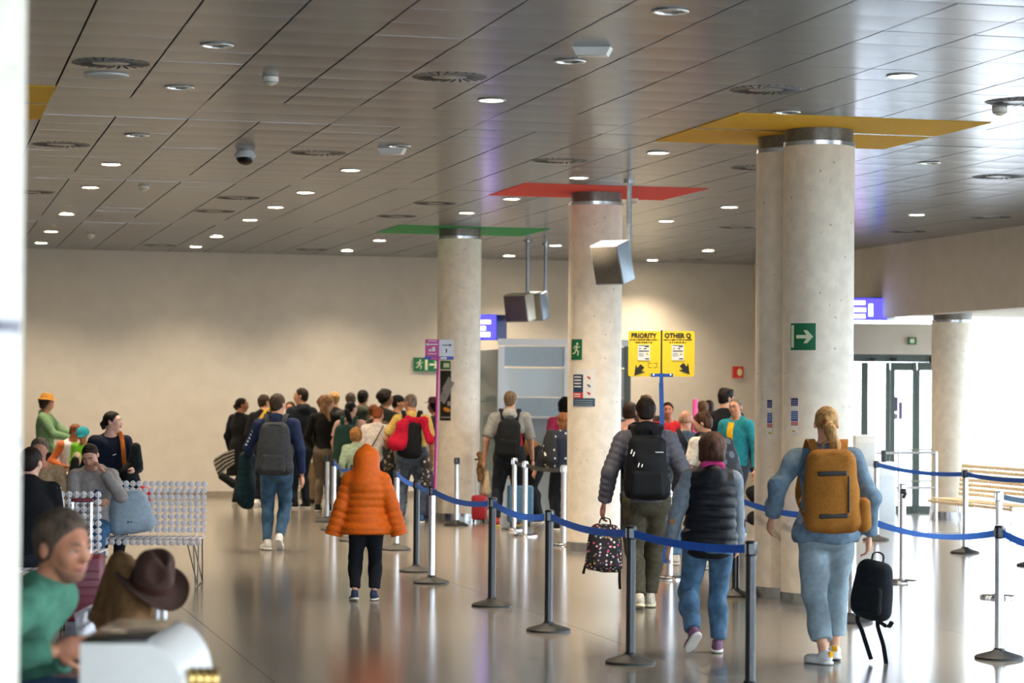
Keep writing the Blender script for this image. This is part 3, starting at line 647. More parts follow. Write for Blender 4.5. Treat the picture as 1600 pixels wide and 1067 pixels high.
# emergency signs
grn = mat('exit_green', '#0b6b45', .5, var=.03); pale = mat('exit_pale', '#d9e3c0', .5, var=.02)
def runner(s, cx, cz, h, y, flip=1):
    P_ = lambda x, z: (cx+flip*x*h, y, cz+z*h)
    s.lathe([(0, -.0015), (.085*h, -.0015), (.085*h, .0015), (0, .0015)], P_(.06, .38), 12, Matrix.Rotation(PI/2, 3, 'X'))
    for pts, w_ in (([(.02, .24), (-.04, -.02)], .15), ([(-.04, 0), (.16, -.14), (.10, -.40)], .09), ([(-.04, 0), (-.14, -.22), (-.34, -.28)], .09), ([(.02, .24), (.2, .12), (.3, .2)], .06), ([(.02, .24), (-.2, .2), (-.26, .02)], .06)):
        s.ribbon([P_(*p) for p in pts], Vector((0, 1, 0)).cross(Vector((pts[1][0]-pts[0][0], 0, pts[1][1]-pts[0][1]))), w_*h, .002)
def arrow_poly(cx, cz, h): return [(cx+x*h, cz+z*h) for x, z in ((-.45, .09), (.12, .09), (-.06, .34), (.14, .34), (.48, 0), (.14, -.34), (-.06, -.34), (.12, -.09), (-.45, -.09))]
p = at(651, 569.5, Y=42.3); g = thing('exit_sign', 'green exit sign with running figure and arrow on the far wall', 'sign', W(40.57, np.dot(VB, np.array(p)[:2]), 0), ROTZ)
k = 42.3/FPX; z0 = at(651, 569.5, Y=41.6).z; s = MB(); s.box((0, 0, z0), (42*k, .02, 21*k)); s.obj('plate', grn, g)
s = MB(); runner(s, -12*k, z0, 17*k, -.012); s.obj('running_figure', pale, g); s = MB(); s.box((-1.5*k, -.012, z0), (4*k, .002, 17*k)); s.obj('door_symbol', pale, g); s = MB(); s.prism(arrow_poly(11*k, z0, 17*k), -.013, -.011); s.obj('arrow', pale, g)
g = col_patch('red', 893.5, 530, 909.5, 562, grn, name='exit_sign'); tag(g, 'green running-figure sign at the edge of the red-topped column', 'sign')
fr = COLS['red']; 
def on_col(key, px, py, m_, pl, parent, name, depth=.006):
    """flat prism mesh on the column skin; pl(s) draws it at the origin facing -y"""
    cc = COLS[key]; r_ = CR_+.007; sx = max(-.97, min(.97, (at(px, py, Y=cc.y-CR_*.9).x-cc.x)/r_)); an = math.asin(sx); yc = cc.y-r_*math.cos(an); zz = at(px, py, Y=yc).z
    s = MB(); pl(s); return s.obj(name, m_, parent, Matrix.Translation((cc.x+r_*math.sin(an), yc, zz)) @ Matrix.Rotation(an, 4, 'Z'))
on_col('red', 901, 546, pale, lambda s: runner(s, 0, 0, .17, 0), g, 'running_figure')
g = col_patch('one', 1238, 505, 1274, 547, grn, name='exit_sign'); tag(g, 'large green arrow sign bent round the nearer twin column', 'sign')
on_col('one', 1257, 526, pale, lambda s: s.prism(arrow_poly(0, 0, .165), -.003, .001), g, 'arrow'); col_patch('one', 1238.5, 508, 1242, 543, pale, g, .0065, 'door_symbol', .002, 3)
g = col_patch('green', 688, 564, 704, 577, grn, name='exit_sign'); tag(g, 'green exit sign half covered by the pink sign, on the column', 'sign'); col_patch('green', 693, 567, 702, 574, pale, g, .0065, 'running_figure', .002, 4)
g = col_patch('one', 1346.5, 508, 1349.2, 548, grn, name='exit_sign'); tag(g, 'green sign seen edge-on at the bright side of the nearer twin column', 'sign')
s = MB(); at_box(s, 1419, 527, 1432, 538, DY-.04, .03); g = tag(s.obj('exit_sign', grn), 'tiny green sign on the white band over the glass doors', 'sign'); s = MB(); at_box(s, 1422, 529, 1429, 536, DY-.05, .006); s.obj('symbol', pale, g)
p = at(1191, 582, Y=41.5); vv = np.dot(VB, np.array(p)[:2]); g = thing('fire_sign', 'red fire equipment sign on the far wall beside the thick columns', 'sign', W(40.57, vv, 0), ROTZ); z0 = at(1191, 582, Y=43.1).z; k = 43/FPX
s = MB(); s.box((.02, 0, z0), (17*k, .02, 18*k)); s.obj('plate', plastic('#d22a1d'), g); s = MB(); s.lathe([(.045, -.002), (.045, .002)], (.05, -.012, z0), 16, Matrix.Scale(1.5, 3, (0, 0, 1)) @ Matrix.Rotation(PI/2, 3, 'X')); s.obj('symbol', plastic('#f0e2a8'), g)
# notices on columns
g = col_patch('red', 895, 577, 930, 636, paper, name='notice'); tag(g, 'safety notice in dark blue, red and white on the red-topped column', 'notice')
col_patch('red', 896, 585, 911, 613, plastic('#25455f'), g, .0065, 'print', .001); col_patch('red', 896, 613, 911, 622, plastic('#c8353a'), g, .0065, 'print', .001); col_patch('red', 896, 622, 929.5, 635, plastic('#27465f'), g, .0065, 'print', .001)
for y in (588, 593, 598, 603): col_patch('red', 897.5, y, 908, y+2, paper, g, .0085, 'text_line', .001, 4)
for y in (615, 618.5): col_patch('red', 897.5, y, 907, y+1.5, paper, g, .0085, 'text_line', .001, 4)
for y in (625, 628.5, 632): col_patch('red', 898, y, 926, y+1.2, plastic('#8fa0ac'), g, .0085, 'text_line', .001, 4)
for y, c_ in ((590, '#b5574f'), (602.5, '#5b6f96'), (614.5, '#c23f42')):
    on_col('red', 920, y, paper, lambda s: s.lathe([(0, -.003), (.038, -.003), (.038, .001)], (0, 0, 0), 20, Matrix.Rotation(PI/2, 3, 'X')), g, 'pictogram_disc')
    on_col('red', 920, y, plastic(c_), lambda s: (s.box((-.005, -.005, .005), (.03, .004, .018), Matrix.Rotation(.6, 3, 'Y')), s.box((.008, -.005, -.008), (.028, .004, .014), Matrix.Rotation(-.5, 3, 'Y'))), g, 'pictogram')
for key, x0, x1, y0, lab in (('one', 1233.6+4, 1248, 622, 'narrow blue, white and red notice strip on the nearer twin column'), ('twin', 1199.5, 1207, 625, 'narrow notice strip on the farther twin column')):
    g = col_patch(key, x0, y0, x1, y0+56, paper, name='notice'); tag(g, lab, 'notice')
    for a, b, c_ in ((0, 12, '#26336e'), (20, 36, '#4a67a8'), (37, 43, '#d5552e'), (50, 53, '#d8b53a')): col_patch(key, x0+.4 if b < 50 else x0+2, y0+a, x1-.4 if b < 50 else x1-4.5+(3 if key == 'twin' else 0), y0+b, plastic(c_), g, .0065, 'print', .001, 5)
    for y in (3, 6, 9, 22, 25, 28, 31, 38.5, 41): col_patch(key, x0+1, y0+y, x1-1.5, y0+y+1, plastic('#aeb6cf'), g, .0085, 'text_line', .001, 4)
g = col_patch('green', 687.5, 579, 704.5, 657, plastic('#1d1b1c'), name='poster'); tag(g, 'dark poster with grey diagonal bands on the green-topped column', 'poster')
for x, y in ((692, 616), (698, 600), (697, 620), (702, 606)): on_col('green', x, y, plastic('#8d8a8a'), lambda s: s.box((0, 0, 0), (.06, .004, .2), Matrix.Rotation(.55, 3, 'Y')), g, 'band')
on_col('green', 698, 640, plastic('#d98a26'), lambda s: s.lathe([(0, -.003), (.06, -.003), (.06, .001)], (0, 0, 0), 16, Matrix.Scale(.5, 3, (.3, 0, 1)) @ Matrix.Rotation(PI/2, 3, 'X')), g, 'orange_shape'); col_patch('green', 689, 651, 703, 653, plastic('#a39fa0'), g, .0065, 'print', .001); col_patch('green', 699, 627, 704, 634, plastic('#9b9896'), g, .0065, 'print', .001, 4)
g = col_patch('near', -60, 402, 42, 704, paper, name='poster'); tag(g, 'white paper poster on the large blurred column at the left edge', 'poster')
col_patch('near', -40, 500, 29, 518, plastic('#4a3b4e'), g, .0065, 'print', .001); col_patch('near', 23, 410, 31, 426, plastic('#e06aa8'), g, .0065, 'print', .001, 4); col_patch('near', 33, 408, 42, 424, plastic('#e68abf'), g, .0065, 'print', .001, 4); col_patch('near', -6, 684, 4, 696, plastic('#2d62b8'), g, .0065, 'print', .001, 4); col_patch('near', 15, 674, 21, 695, plastic('#a9ccc4'), g, .0065, 'print', .001, 4)
for y in (534, 540, 568, 578, 614, 622, 650, 655): col_patch('near', -40, y, 30, y+2.5, plastic('#c9c8d6'), g, .0065, 'text_line', .001)
# lit blue signs
def blue_sign(lab, x0, y0, x1, y1, x2, Y, lines):
    a = at(x0, y0, Y=Y); b = at(x1, y1, Y=Y); e = at(x2, y0, Y=Y+.3); g = thing('lit_sign', lab, 'sign', (b.x, Y, 0)); h_ = a.z-b.z; zc = (a.z+b.z)/2; w_ = b.x-a.x
    s = MB()
    dx = e.x-b.x; v = [(-w_, 0, zc-h_/2), (0, 0, zc-h_/2), (dx, .3, zc-h_/2), (-w_+dx, .3, zc-h_/2)]; v += [(x, y, z+h_) for x, y, z in v]
    s.add(v, [(3, 2, 1, 0), (4, 5, 6, 7), (0, 1, 5, 4), (1, 2, 6, 5), (2, 3, 7, 6), (3, 0, 4, 7)]); s.obj('housing', plastic('#152c6e'), g)
    s = MB(); s.box((-w_/2, -.004, zc), (w_-.02, .006, h_-.02)); s.obj('lit_face', mat('sign_lit_blue', '#2a25c8', .4, emit=1.1, var=0), g)
    for xa, xb, ya, yb, c_ in lines:
        p, q = at(xa, ya, Y=Y), at(xb, yb, Y=Y); s = MB(); n = max(1, round((xb-xa)/7)); ww = (q.x-p.x)/n
        for i in range(n): s.box((p.x-b.x+ww*(i+.5), -.009, (p.z+q.z)/2), (ww*.86, .004, abs(p.z-q.z)))
        s.obj('lit_text', mat('sign_lit_'+c_, c_, .4, emit=1.6, var=0), g)
    return g
blue_sign('blue lit sign with coloured lines of text left of the glass booth', 735, 491, 776, 531, 792, 36.4, ((738, 767, 500, 506, '#ffb0a0'), (738, 759, 509.5, 516, '#e8e4ff'), (738, 766, 519, 526, '#dcd8ff')))
blue_sign('blue lit sign over the doors right of the thick columns', 1325, 465, 1386, 500, 1399, 37.15, ((1330, 1352, 470, 476, '#ffb0a0'), (1330, 1353, 481, 487, '#e8e4ff'), (1330, 1352, 491, 497, '#dcd8ff'), (1357, 1364, 475, 494, '#b8f07a')))
# hanging screens
def hung_screen(lab, px, py, w_, h_, Y, yaw, pitch, pole_px, face='#8d8880', side='#a9b8c6', tp=None):
    c_ = at(px, py, Y=Y); g = thing('hanging_screen', lab, 'screen', (c_.x, c_.y, c_.z)); R = Matrix.Rotation(-yaw, 3, 'Z') @ Matrix.Rotation(pitch, 3, 'X')
    s = MB(); s.box((0, 0, 0), (w_, .24, h_), R, .012); s.obj('housing', mat('screen_side'+side, side, .4, metal=.3, var=.04), g)
    s = MB(); s.box(R @ Vector((0, -.123, 0)), (w_-.03, .012, h_-.03), R, .004); s.obj('front', mat('screen_face'+face, face, .45, metal=.2, var=.06), g)
    q = at(pole_px, py, Y=Y+.12).x-c_.x; s = MB(); s.tube([(q, .12, 0), (q, .12, ZC-c_.z)], .028, 12); s.obj('ceiling_pole', mat('pole_grey', '#9aa0a6', .35, metal=.7), g)
    s = MB(); s.lathe([(.06, ZC-c_.z-.03), (.06, ZC-c_.z)], (q, .12, 0), 16); s.obj('ceiling_plate', steel, g); return g
hung_screen('grey metal screen box hanging tilted in front of the red-topped column', 957, 410, .36, .44, 26.0, .62, .30, 982.5, face='#6f6b63')
hung_screen('left one of two small screens hanging over the glass booth', 812, 480, .40, .42, 36.5, .55, .22, 824, face='#6f5c62', side='#c9c2b4')
hung_screen('right one of two small screens hanging over the glass booth', 838, 478, .32, .42, 37.2, .5, .22, 852, face='#a59a86', side='#93a4b6')
# glass booth
B = thing('glass_booth', 'white framed glass booth between the green and red-topped columns', 'booth', at(783, 806, z=0)); bY = B.location.y; wf = mat('booth_white', '#f2f4f6', .3, var=.02)
fz = mat('booth_frosted', '#cfd9df', .35, var=.03); fb = mat('booth_blue_grey', '#a9bac5', .3, var=.03)
def bbox(name, x0, y0, x1, y1, m_, off=0., d=.06):
    a, b = at(x0, y0, Y=bY+off), at(x1, y1, Y=bY+off); s = MB(); s.box(((a.x+b.x)/2-B.location.x, off+d/2, (a.z+b.z)/2), (b.x-a.x, d, a.z-b.z)); return s.obj(name, m_, B)
zf = 806
bbox('top_beam', 778, 529, 990, 541, wf, -.05, .14); bbox('corner_post', 778.5, 541, 786, zf, wf, -.04, .08); bbox('corner_post', 976, 541, 984, zf, frame_m, -.04, .08); bbox('mid_post', 882, 541, 886, zf, wf)
bbox('upper_panel', 786, 541, 976, 574, fb, .02, .02); bbox('glass_panel', 786, 575, 976, 621, glass_mat('booth_glass', (.9, .96, .98), .25, .05, .65), .02, .012); bbox('lower_panel', 786, 621, 976, 700, fb, .02, .02); bbox('desk_edge', 786, 650, 976, 655, wf, -.12, .3); bbox('skirt_panel', 786, 705, 976, zf, fz, .02, .02)
for x in (812, 828, 846, 862, 880, 905, 930, 955): bbox('blind_slat', x, 576, x+13, 620, fz, .5, .01)
s = MB(); a = at(786, 540, Y=bY); s.box((-.62, 1.2, a.z+.03), (.09, 2.4, .1)); s.box((-.62, 1.2, 1.2), (.06, .06, 2.4)); s.obj('side_beam', wf, B)
s = MB(); s.box((-.32, 1.25, a.z/2), (.012, 2.3, a.z-.1), Matrix.Rotation(.26, 3, 'Z')); s.obj('side_glass', glass_mat('side_glass', (.82, .84, .74), .2, .05, .15), B)
# ------------------------------------------------------------------ benches of painted discs on wire frames
disc_m = mat('disc_white', '#dcd9de', .6, var=.03, scale=6); wire_m = mat('wire_white', '#d4d4d6', .35, metal=.3, var=.03); wire_d = mat('wire_dark', '#6e675d', .4, metal=.6)
_s = MB(); _s.lathe([(.0265, -.005), (.0285, -.003), (.0285, .003), (.0265, .005)], n=12, R=Matrix.Rotation(PI/2, 3, 'X')); disc_me = _s.mesh(); disc_me.materials.append(disc_m)
def bench(lab, loc, rz, ncol=24, nrow=8, nseat=7, leg_m=wire_d, P_=.0605, pieces=True, seat_z=.43, back=True, dm=None):
    global disc_m, disc_me
    keep = (disc_m, disc_me)
    if dm: disc_m = dm; disc_me = disc_me.copy(); disc_me.materials[0] = dm
    """local: long axis x, sitter faces -y; origin under the back edge, at the middle"""
    t = thing('disc_bench', lab, 'bench', loc, rz, 'disc benches'); L_ = ncol*P_
    X = [(i-(ncol-1)/2)*P_ for i in range(ncol)]; tilt = .12
    if back:
        loose = MB()
        for j in range(nrow):
            for i in range(ncol):
                z = seat_z+.03+P_*(j+.5); y = tilt*(z-seat_z)
                if pieces: link('disc', disc_me, None, t, Matrix.Translation((X[i], y, z)))
                else: loose.lathe([(.0265, -.005), (.0285, -.003), (.0285, .003), (.0265, .005)], (X[i], y, z), 8, Matrix.Rotation(PI/2, 3, 'X'))
        if not pieces: tag(loose.obj('back_discs', disc_m, t), kind='stuff')
    loose = MB()
    for j in range(nseat):
        for i in range(ncol): loose.lathe([(.0265, -.005), (.0285, -.003), (.0285, .003), (.0265, .005)], (X[i], -P_*(j+.5), seat_z), 8)
    for k in range(1):
        for i in range(ncol): loose.lathe([(.0265, -.005), (.0285, -.003), (.0285, .003), (.0265, .005)], (X[i], -P_*nseat-.008, seat_z-.035), 8, Matrix.Rotation(PI/2, 3, 'X'))
    tag(loose.obj('seat_discs', disc_m, t), kind='stuff')
    s = MB()
    if back:
        for i in range(ncol): s.tube([(X[i], .012, seat_z), (X[i], .012+tilt*(nrow*P_+.03), seat_z+nrow*P_+.03)], .004, 6)
        for j in range(nrow): z = seat_z+.03+P_*(j+.5); s.tube([(X[0], .010+tilt*(z-seat_z), z), (X[-1], .010+tilt*(z-seat_z), z)], .004, 6)
    for j in range(nseat): s.tube([(X[0], -P_*(j+.5), seat_z-.010), (X[-1], -P_*(j+.5), seat_z-.010)], .004, 6)
    s.obj('wire_frame', wire_m, t)
    for sx in (-1, 1):
        for y0, y1, x0, x1 in ((-.06, .02, .03, .03), (-.06, .02, .12, .03), (-P_*nseat+.03, -P_*nseat-.02, .03, .03), (-P_*nseat+.03, -P_*nseat-.02, .14, .03), (-P_*nseat+.03, -P_*nseat-.02, .08, .05)):
            s = MB(); s.tube([(sx*(L_/2-x0), y0, seat_z-.015), (sx*(L_/2-x1), y1, .006)], .0065, 7); s.obj('leg', leg_m, t)
        s = MB(); s.tube([(sx*(L_/2-.03), .02, .006), (sx*(L_/2-.03), -P_*nseat-.02, .006)], .006, 7); s.obj('foot_bar', leg_m, t)
    disc_m, disc_me = keep; return t
pA = at(316, 915, z=0)
bench('white disc bench facing the camera with the grey backpack on it', (-3.60, 22.62, 0), .03, ncol=25)
bench('nearer white disc bench with its back to the camera, behind the burgundy suitcase', (-4.12, 20.3, 0), PI+.03, ncol=23)
bench('long disc bench tinted cream for warm backlight, by the bright windows on the right', (6.22, 30.78, 0), -1.33, ncol=42, pieces=True, nrow=7, leg_m=wire_m, seat_z=.46, dm=mat('disc_backlit_tint', '#dccaa6', .5, var=.04))  # cream tint paints the warm backlight into the discs
bench('white metal bench end under the brown coat and felt hat', (-1.83, 11.0, 0), PI/2, ncol=16, nrow=6, leg_m=wire_m, nseat=6, pieces=False, back=True)
bench('disc bench under the man in the green jacket, mostly behind the big column', (-2.28, 9.55, 0), PI/2+.25, ncol=20, nrow=3, pieces=False, leg_m=wire_m, seat_z=.50)
# ------------------------------------------------------------------ bags
def ribbon_obj(name, pts, side, w_, t_, m_, parent, mw=None):
    s = MB(); s.ribbon(smooth_path(pts), side, w_, t_); return s.obj(name, m_, parent, mw)
def smooth_path(pts, n=4):
    P = [Vector(p) for p in pts]; out = []
    for i in range(len(P)-1):
        a, b, c, d = P[max(i-1, 0)], P[i], P[i+1], P[min(i+2, len(P)-1)]
        for k in range(n):
            t = k/n; out.append(.5*((2*b)+(c-a)*t+(2*a-5*b+4*c-d)*t*t+(3*b-a-3*c+d)*t**3))
    out.append(P[-1]); return out
def backpack(lab, M_, w_, h_, d_, m_, pocket=None, pm_=None, taper=.10, handle=True, straps=None, strap_m=None, vox=.012, seed=1, extras=None, name='backpack', wr=.006, side_pocket=False):
    """local: back panel at y=0 towards the wearer, bag grows to -y, z up from the bag's bottom"""
    F = Field((-w_/2-.04, -d_-.05, -.04), (w_/2+.04, .05, h_+.05), vox)
    F.box((0, -d_/2, h_/2), (w_/2, d_/2, h_/2), min(d_*.46, .095), k=.0, taper=taper)
    F.ell((0, -d_*.55, h_*.45), (w_*.44, d_*.6, h_*.42), k=.05)
    if side_pocket:
        for sx in (-1, 1): F.ell((sx*w_*.45, -d_*.5, h_*.2), (.04, d_*.38, h_*.18), k=.02)
    F.wrinkle(wr, 26, seed)
    o = link(name, F.mesh(name), m_, None, M_); tag(o, lab, 'backpack')
    if pocket:
        px_, pz, pw, ph = pocket; F = Field((px_-pw/2-.03, -d_*1.5-.02, pz-.03), (px_+pw/2+.03, -d_*.3, pz+ph+.03), vox)
        F.box((px_, -d_*1.02, pz+ph/2), (pw/2, d_*.22, ph/2), .03, k=0, taper=.06); F.wrinkle(wr*.6, 26, seed+3); link('front_pocket', F.mesh('front_pocket'), pm_ or m_, o)
    sm = strap_m or m_
    if handle: ribbon_obj('grab_handle', [(-.05, -.03, h_-.02), (-.035, -.035, h_+.04), (.035, -.035, h_+.04), (.05, -.03, h_-.02)], Vector((0, 1, 0)), .022, .008, sm, o)
    for pts in straps or []: ribbon_obj('strap', pts, Vector((1, .15, 0)), .058, .012, sm, o)
    s = MB(); s.tube(smooth_path([(-w_*.40, -d_*.75, h_*.30), (-w_*.38, -d_*.8, h_*.75), (-w_*.2, -d_*.82, h_*.93), (w_*.2, -d_*.82, h_*.93), (w_*.38, -d_*.8, h_*.75), (w_*.40, -d_*.75, h_*.30)]), .006, 6); s.obj('zip', sm, o)
    for fn in extras or []: fn(o)
    return o
def blob(name, lab, cat, mw, m_, prims, vox=.015, wr=.012, freq=24, seed=2, parent=None, lo=None, hi=None, k=.03):
    """soft heap of cloth: prims are (a, b, ra, rb) cones"""
    P = np.array([list(a) for a, *_ in prims]+[list(b) for _, b, *_ in prims]); R_ = max(max(p[2], p[3]) for p in prims)+.05
    F = Field(P.min(0)-R_, P.max(0)+R_, vox)
    for a, b, ra, rb in prims: F.cone(a, b, ra, rb, k)
    F.wrinkle(wr, freq, seed); o = link(name, F.mesh(name), m_, parent, mw)
    if lab: tag(o, lab, cat)
    return o
# grey-blue backpack on the far bench
gb = cloth('#9fb2c2', .1)
def gb_x(o):
    for x, z in ((-.05, .36), (-.03, .10)):
        s = MB(); s.box((x, -.225, z), (.05, .01, .012), Matrix.Rotation(.6, 3, 'Y')); s.box((x, -.225, z), (.05, .01, .012), Matrix.Rotation(-.6, 3, 'Y')); s.obj('lash_tab', plastic('#23262b'), o)
p = at(205, 838, Y=22.35); backpack('pale grey-blue backpack sitting on the disc bench beside the seated girl', Matrix.Translation((p.x, 22.45, .45)) @ Matrix.Rotation(.25, 4, 'Z') @ Matrix.Rotation(-.16, 4, 'Y') @ Matrix.Rotation(-.2, 4, 'X'), .40, .40, .20, gb, straps=None, extras=[gb_x], taper=.16)
blob('dark_bag', 'dark bag slumped on the bench against the pale backpack', 'bag', Matrix.Translation((p.x-.24, 22.5, .46)), cloth('#23252a'), [((0, 0, .08), (.03, 0, .25), .07, .04), ((-.02, -.05, .05), (.1, -.05, .05), .05, .05)])
# burgundy suitcase
p = at(122, 985, z=0); bur = mat('suitcase_burgundy', '#6b1f30', .45, var=.08, scale=10); t = thing('suitcase', 'burgundy hard suitcase with raised pull handle behind the man in green', 'suitcase', p, .05)
s = MB(); s.box((0, .12, .31), (.34, .22, .50), bev=.035); s.obj('shell', bur, t)
for z in (.14, .2, .26, .32, .38, .44): s = MB(); s.box((0, .008, z), (.30, .012, .014), bev=.004); s.obj('rib', bur, t)
s = MB(); s.lathe([(.012, 0), (.012, .006)], (.05, .002, .5), 3, Matrix.Rotation(PI/2, 3, 'X')); s.obj('badge', chrome, t)
hz = at(122, 783, Y=p.y).z
for x in (-.07, .07): s = MB(); s.box((x, .16, (.55+hz)/2), (.016, .012, hz-.55)); s.obj('handle_tube', post_silver, t)
s = MB(); s.box((0, .16, hz), (.17, .03, .028), bev=.01); s.obj('handle_grip', bur, t)
for x in (-.13, .13):
    for y in (.04, .2): s = MB(); s.lathe([(.028, -.01), (.028, .01)], (x, y, .03), 14, Matrix.Rotation(PI/2, 3, 'Y')); s.obj('wheel', black_pl, t)
s = MB(); s.lathe([(0, -.03), (.025, -.015), (.03, .01), (.012, .03), (0, .03)], (.02, -.02, .05), 10); s.obj('luggage_tag', plastic('#6a5a96'), t)
# brown coat on the bench end, and the felt hat on it
brown = cloth('#785838', .14); Yc = 10.45
def PC(x, y, Y=Yc): return tuple(at(x, y, Y=Y))
blob('draped_coat', 'brown wool coat draped over the white bench end in front', 'coat', None, brown,
     [(PC(186, 880, 10.95), PC(147, 965, 10.75), .045, .035), (PC(184, 880, 10.8), PC(160, 978, 10.55), .05, .04), (PC(188, 879, 10.7), PC(176, 985, 10.42), .05, .04), (PC(192, 880, 10.6), PC(192, 985, 10.36), .05, .035), (PC(194, 880, 10.55), PC(208, 978, 10.36), .05, .04), (PC(190, 878, 10.9), PC(224, 893, 10.75), .045, .035),
      (PC(222, 896, 10.7), PC(228, 935, 10.5), .04, .035), (PC(226, 935, 10.45), PC(222, 1000, 10.42), .038, .034), (PC(232, 940, 10.5), PC(236, 1002, 10.5), .030, .030), (PC(160, 965, 10.6), PC(205, 992, 10.45), .05, .05)], vox=.0085, wr=.012, freq=26, k=.022)
# the bench end's upright tubes beside the coat
_b = [o for o in bpy.data.objects if o.name.startswith('disc_bench') and o.get('label', '').startswith('white metal bench end')][0]
for x_ in (246, 256.5):
    q = at(x_, 960, Y=10.42); s = MB(); s.tube([(q.x, 10.42, .006), (q.x, 10.42, .93)], .0125, 10); o = s.obj('upright_tube', wire_m); o.parent = _b; o.matrix_parent_inverse = TR(_b.location, _b.rotation_euler.z).inverted()
fel = mat('felt_brown', '#40261a', .85, var=.15, scale=50, bump=.2, bscale=300); pc = at(237, 914, Y=10.45)
hat = thing('felt_hat', 'brown felt fedora hat resting tilted on the draped coat', 'hat', mw=Matrix.Translation(pc) @ Matrix.Rotation(.30, 4, 'Y') @ Matrix.Rotation(.42, 4, 'X') @ Matrix.Rotation(.9, 4, 'Z'))
n = 40; v = []; f = []
prof = [(.088, .004), (.12, -.004), (.155, -.004), (.172, .004), (.172, .008), (.155, .0), (.12, .0), (.088, .008)]
for r_, z_ in prof:
    for i in range(n): a = 2*PI*i/n; v.append((r_*math.cos(a)*.92, r_*math.sin(a), z_+max(0, (r_-.10))*.38*math.cos(2*a)))
for j in range(len(prof)):
    for i in range(n): f.append((j*n+i, j*n+(i+1) % n, ((j+1) % len(prof))*n+(i+1) % n, ((j+1) % len(prof))*n+i))
s = MB(); s.add(v, f, True); s.obj('brim', fel, hat)
F = Field((-.13, -.14, -.01), (.13, .14, .19), .005); F.cone((0, 0, .0), (0, 0, .095), .096, .082, k=.0); F.ell((0, 0, .09), (.080, .092, .060), k=.03); F.ell((0, .0, .178), (.026, .080, .058), k=.025, sub=True); F.ell((.06, -.075, .12), (.035, .04, .05), k=.03, sub=True); F.ell((-.06, -.075, .12), (.035, .04, .05), k=.03, sub=True); F.cut((0, 0, .0), (0, 0, -1))
link('crown', F.mesh('crown'), fel, hat); s = MB(); s.lathe([(.098, .006), (.0945, .036), (.0925, .036), (.094, .006)], n=40, closed=False); s.obj('band', cloth('#3f241b'), hat)
# white rounded unit close to the camera
Yk = 7.0; a = at(125, 1005, Y=Yk); kz = a.z; b = at(226, 1003, Y=Yk); e = at(288, 1100, Y=Yk); t = thing('litter_unit', 'out-of-focus white unit with rounded shoulder and dark glossy top, nearest the camera', 'bin', (a.x, Yk, 0))
w1 = b.x-a.x; w2 = e.x-a.x; poly = [(0, 0), (w2, 0)]+[(w1+(w2-w1)*math.sin(q)**1.0, kz-(kz-e.z)*(1-math.cos(q))) for q in [PI/2*k/10 for k in range(10, -1, -1)]]+[(0, kz)]
s = MB(); s.prism(poly, 0, .66); s.obj('shell', mat('gloss_white', '#dcdad6', .3, var=.02, spec=.5), t)
s = MB(); s.box((w1/2+.005, .33, kz+.004), (w1+.01, .66, .012), bev=.004); s.obj('top_plate', mat('gloss_dark', '#4b4a48', .12, metal=.8, var=.05), t)
c_ = at(308, 1062, Y=Yk); t = thing('brass_fitting', 'blurred ribbed brass fitting at the bottom edge beside the white unit', 'fitting', (c_.x, c_.y+.15, c_.z-.12))  # ribbed brass piece, gives no light
for i in range(4): s = MB(); s.lathe([(.03, -.011), (.036, 0), (.03, .011)], (-.034+.023*i, 0, .105), 16, Matrix.Rotation(PI/2, 3, 'Y')); s.obj('ring', mat('brass', '#c9a564', .25, metal=1., var=.05), t)
s = MB(); s.box((0, 0, .04-c_.z/2+.02), (.05, .05, c_.z-.12+.12)); s.obj('stand', mat('gloss_white', '#dedfe2', .22), t)
# small things in the queue
p = at(745, 817, z=0); t = thing('suitcase', 'red suitcase with thin pull handle at the feet of the man in red', 'suitcase', p, -.15); redc = mat('suitcase_red', '#a81c2c', .5, var=.06)
s = MB(); s.box((.02, .1, .21), (.20, .2, .34), bev=.03); s.obj('shell', redc, t)
for x in (-.04, .06): s = MB(); s.box((x, .1, .62), (.012, .01, .5)); s.obj('handle_tube', post_silver, t)
s = MB(); s.box((.01, .1, .87), (.13, .025, .025), bev=.008); s.obj('handle_grip', black_pl, t)
for x in (-.05, .09): s = MB(); s.lathe([(.03, -.012), (.03, .012)], (x, .04, .03), 12, Matrix.Rotation(PI/2, 3, 'Y')); s.obj('wheel', black_pl, t)
blob('plush_toy', 'brown furry plush with pale body riding on the red suitcase', 'toy', Matrix.Translation(p+Vector((.05, .0, .4))), mat('plush', '#7b5a36', .95, var=.35, scale=30, bump=.8, bscale=60), [((0, 0, .50), (0, 0, .53), .055, .05), ((0, 0, .30), (0, 0, .40), .05, .06), ((-.01, 0, .18), (.0, 0, .32), .03, .05)], wr=.02, freq=60)
blob('beige_bag', 'beige cloth bag standing on the red suitcase beside the plush', 'bag', Matrix.Translation(p+Vector((.12, .08, .38))), cloth('#c7b193'), [((0, 0, .05), (0, 0, .3), .07, .06)])
p = at(813, 830, z=0); t = thing('suitcase', 'light blue suitcase behind the chrome-based posts', 'suitcase', p+Vector((0, 1.2, 0)), .1); s = MB(); s.box((0, 0, .3), (.34, .2, .5), bev=.03); s.obj('shell', mat('suitcase_blue', '#4f7fa6', .5), t)
for x in (-.12, .12): s = MB(); s.lathe([(.03, -.012), (.03, .012)], (x, 0, .03), 12, Matrix.Rotation(PI/2, 3, 'Y')); s.obj('wheel', black_pl, t)
p = at(546, 800, z=0); t = thing('suitcase', 'small light blue suitcase beside the woman with the green backpack', 'suitcase', p, .1); s = MB(); s.box((0, 0, .3), (.12, .3, .5), bev=.02); s.obj('shell', mat('suitcase_sky', '#5f9fc4', .5), t); s = MB(); s.box((0, 0, .03), (.1, .26, .05)); s.obj('wheel_base', black_pl, t)
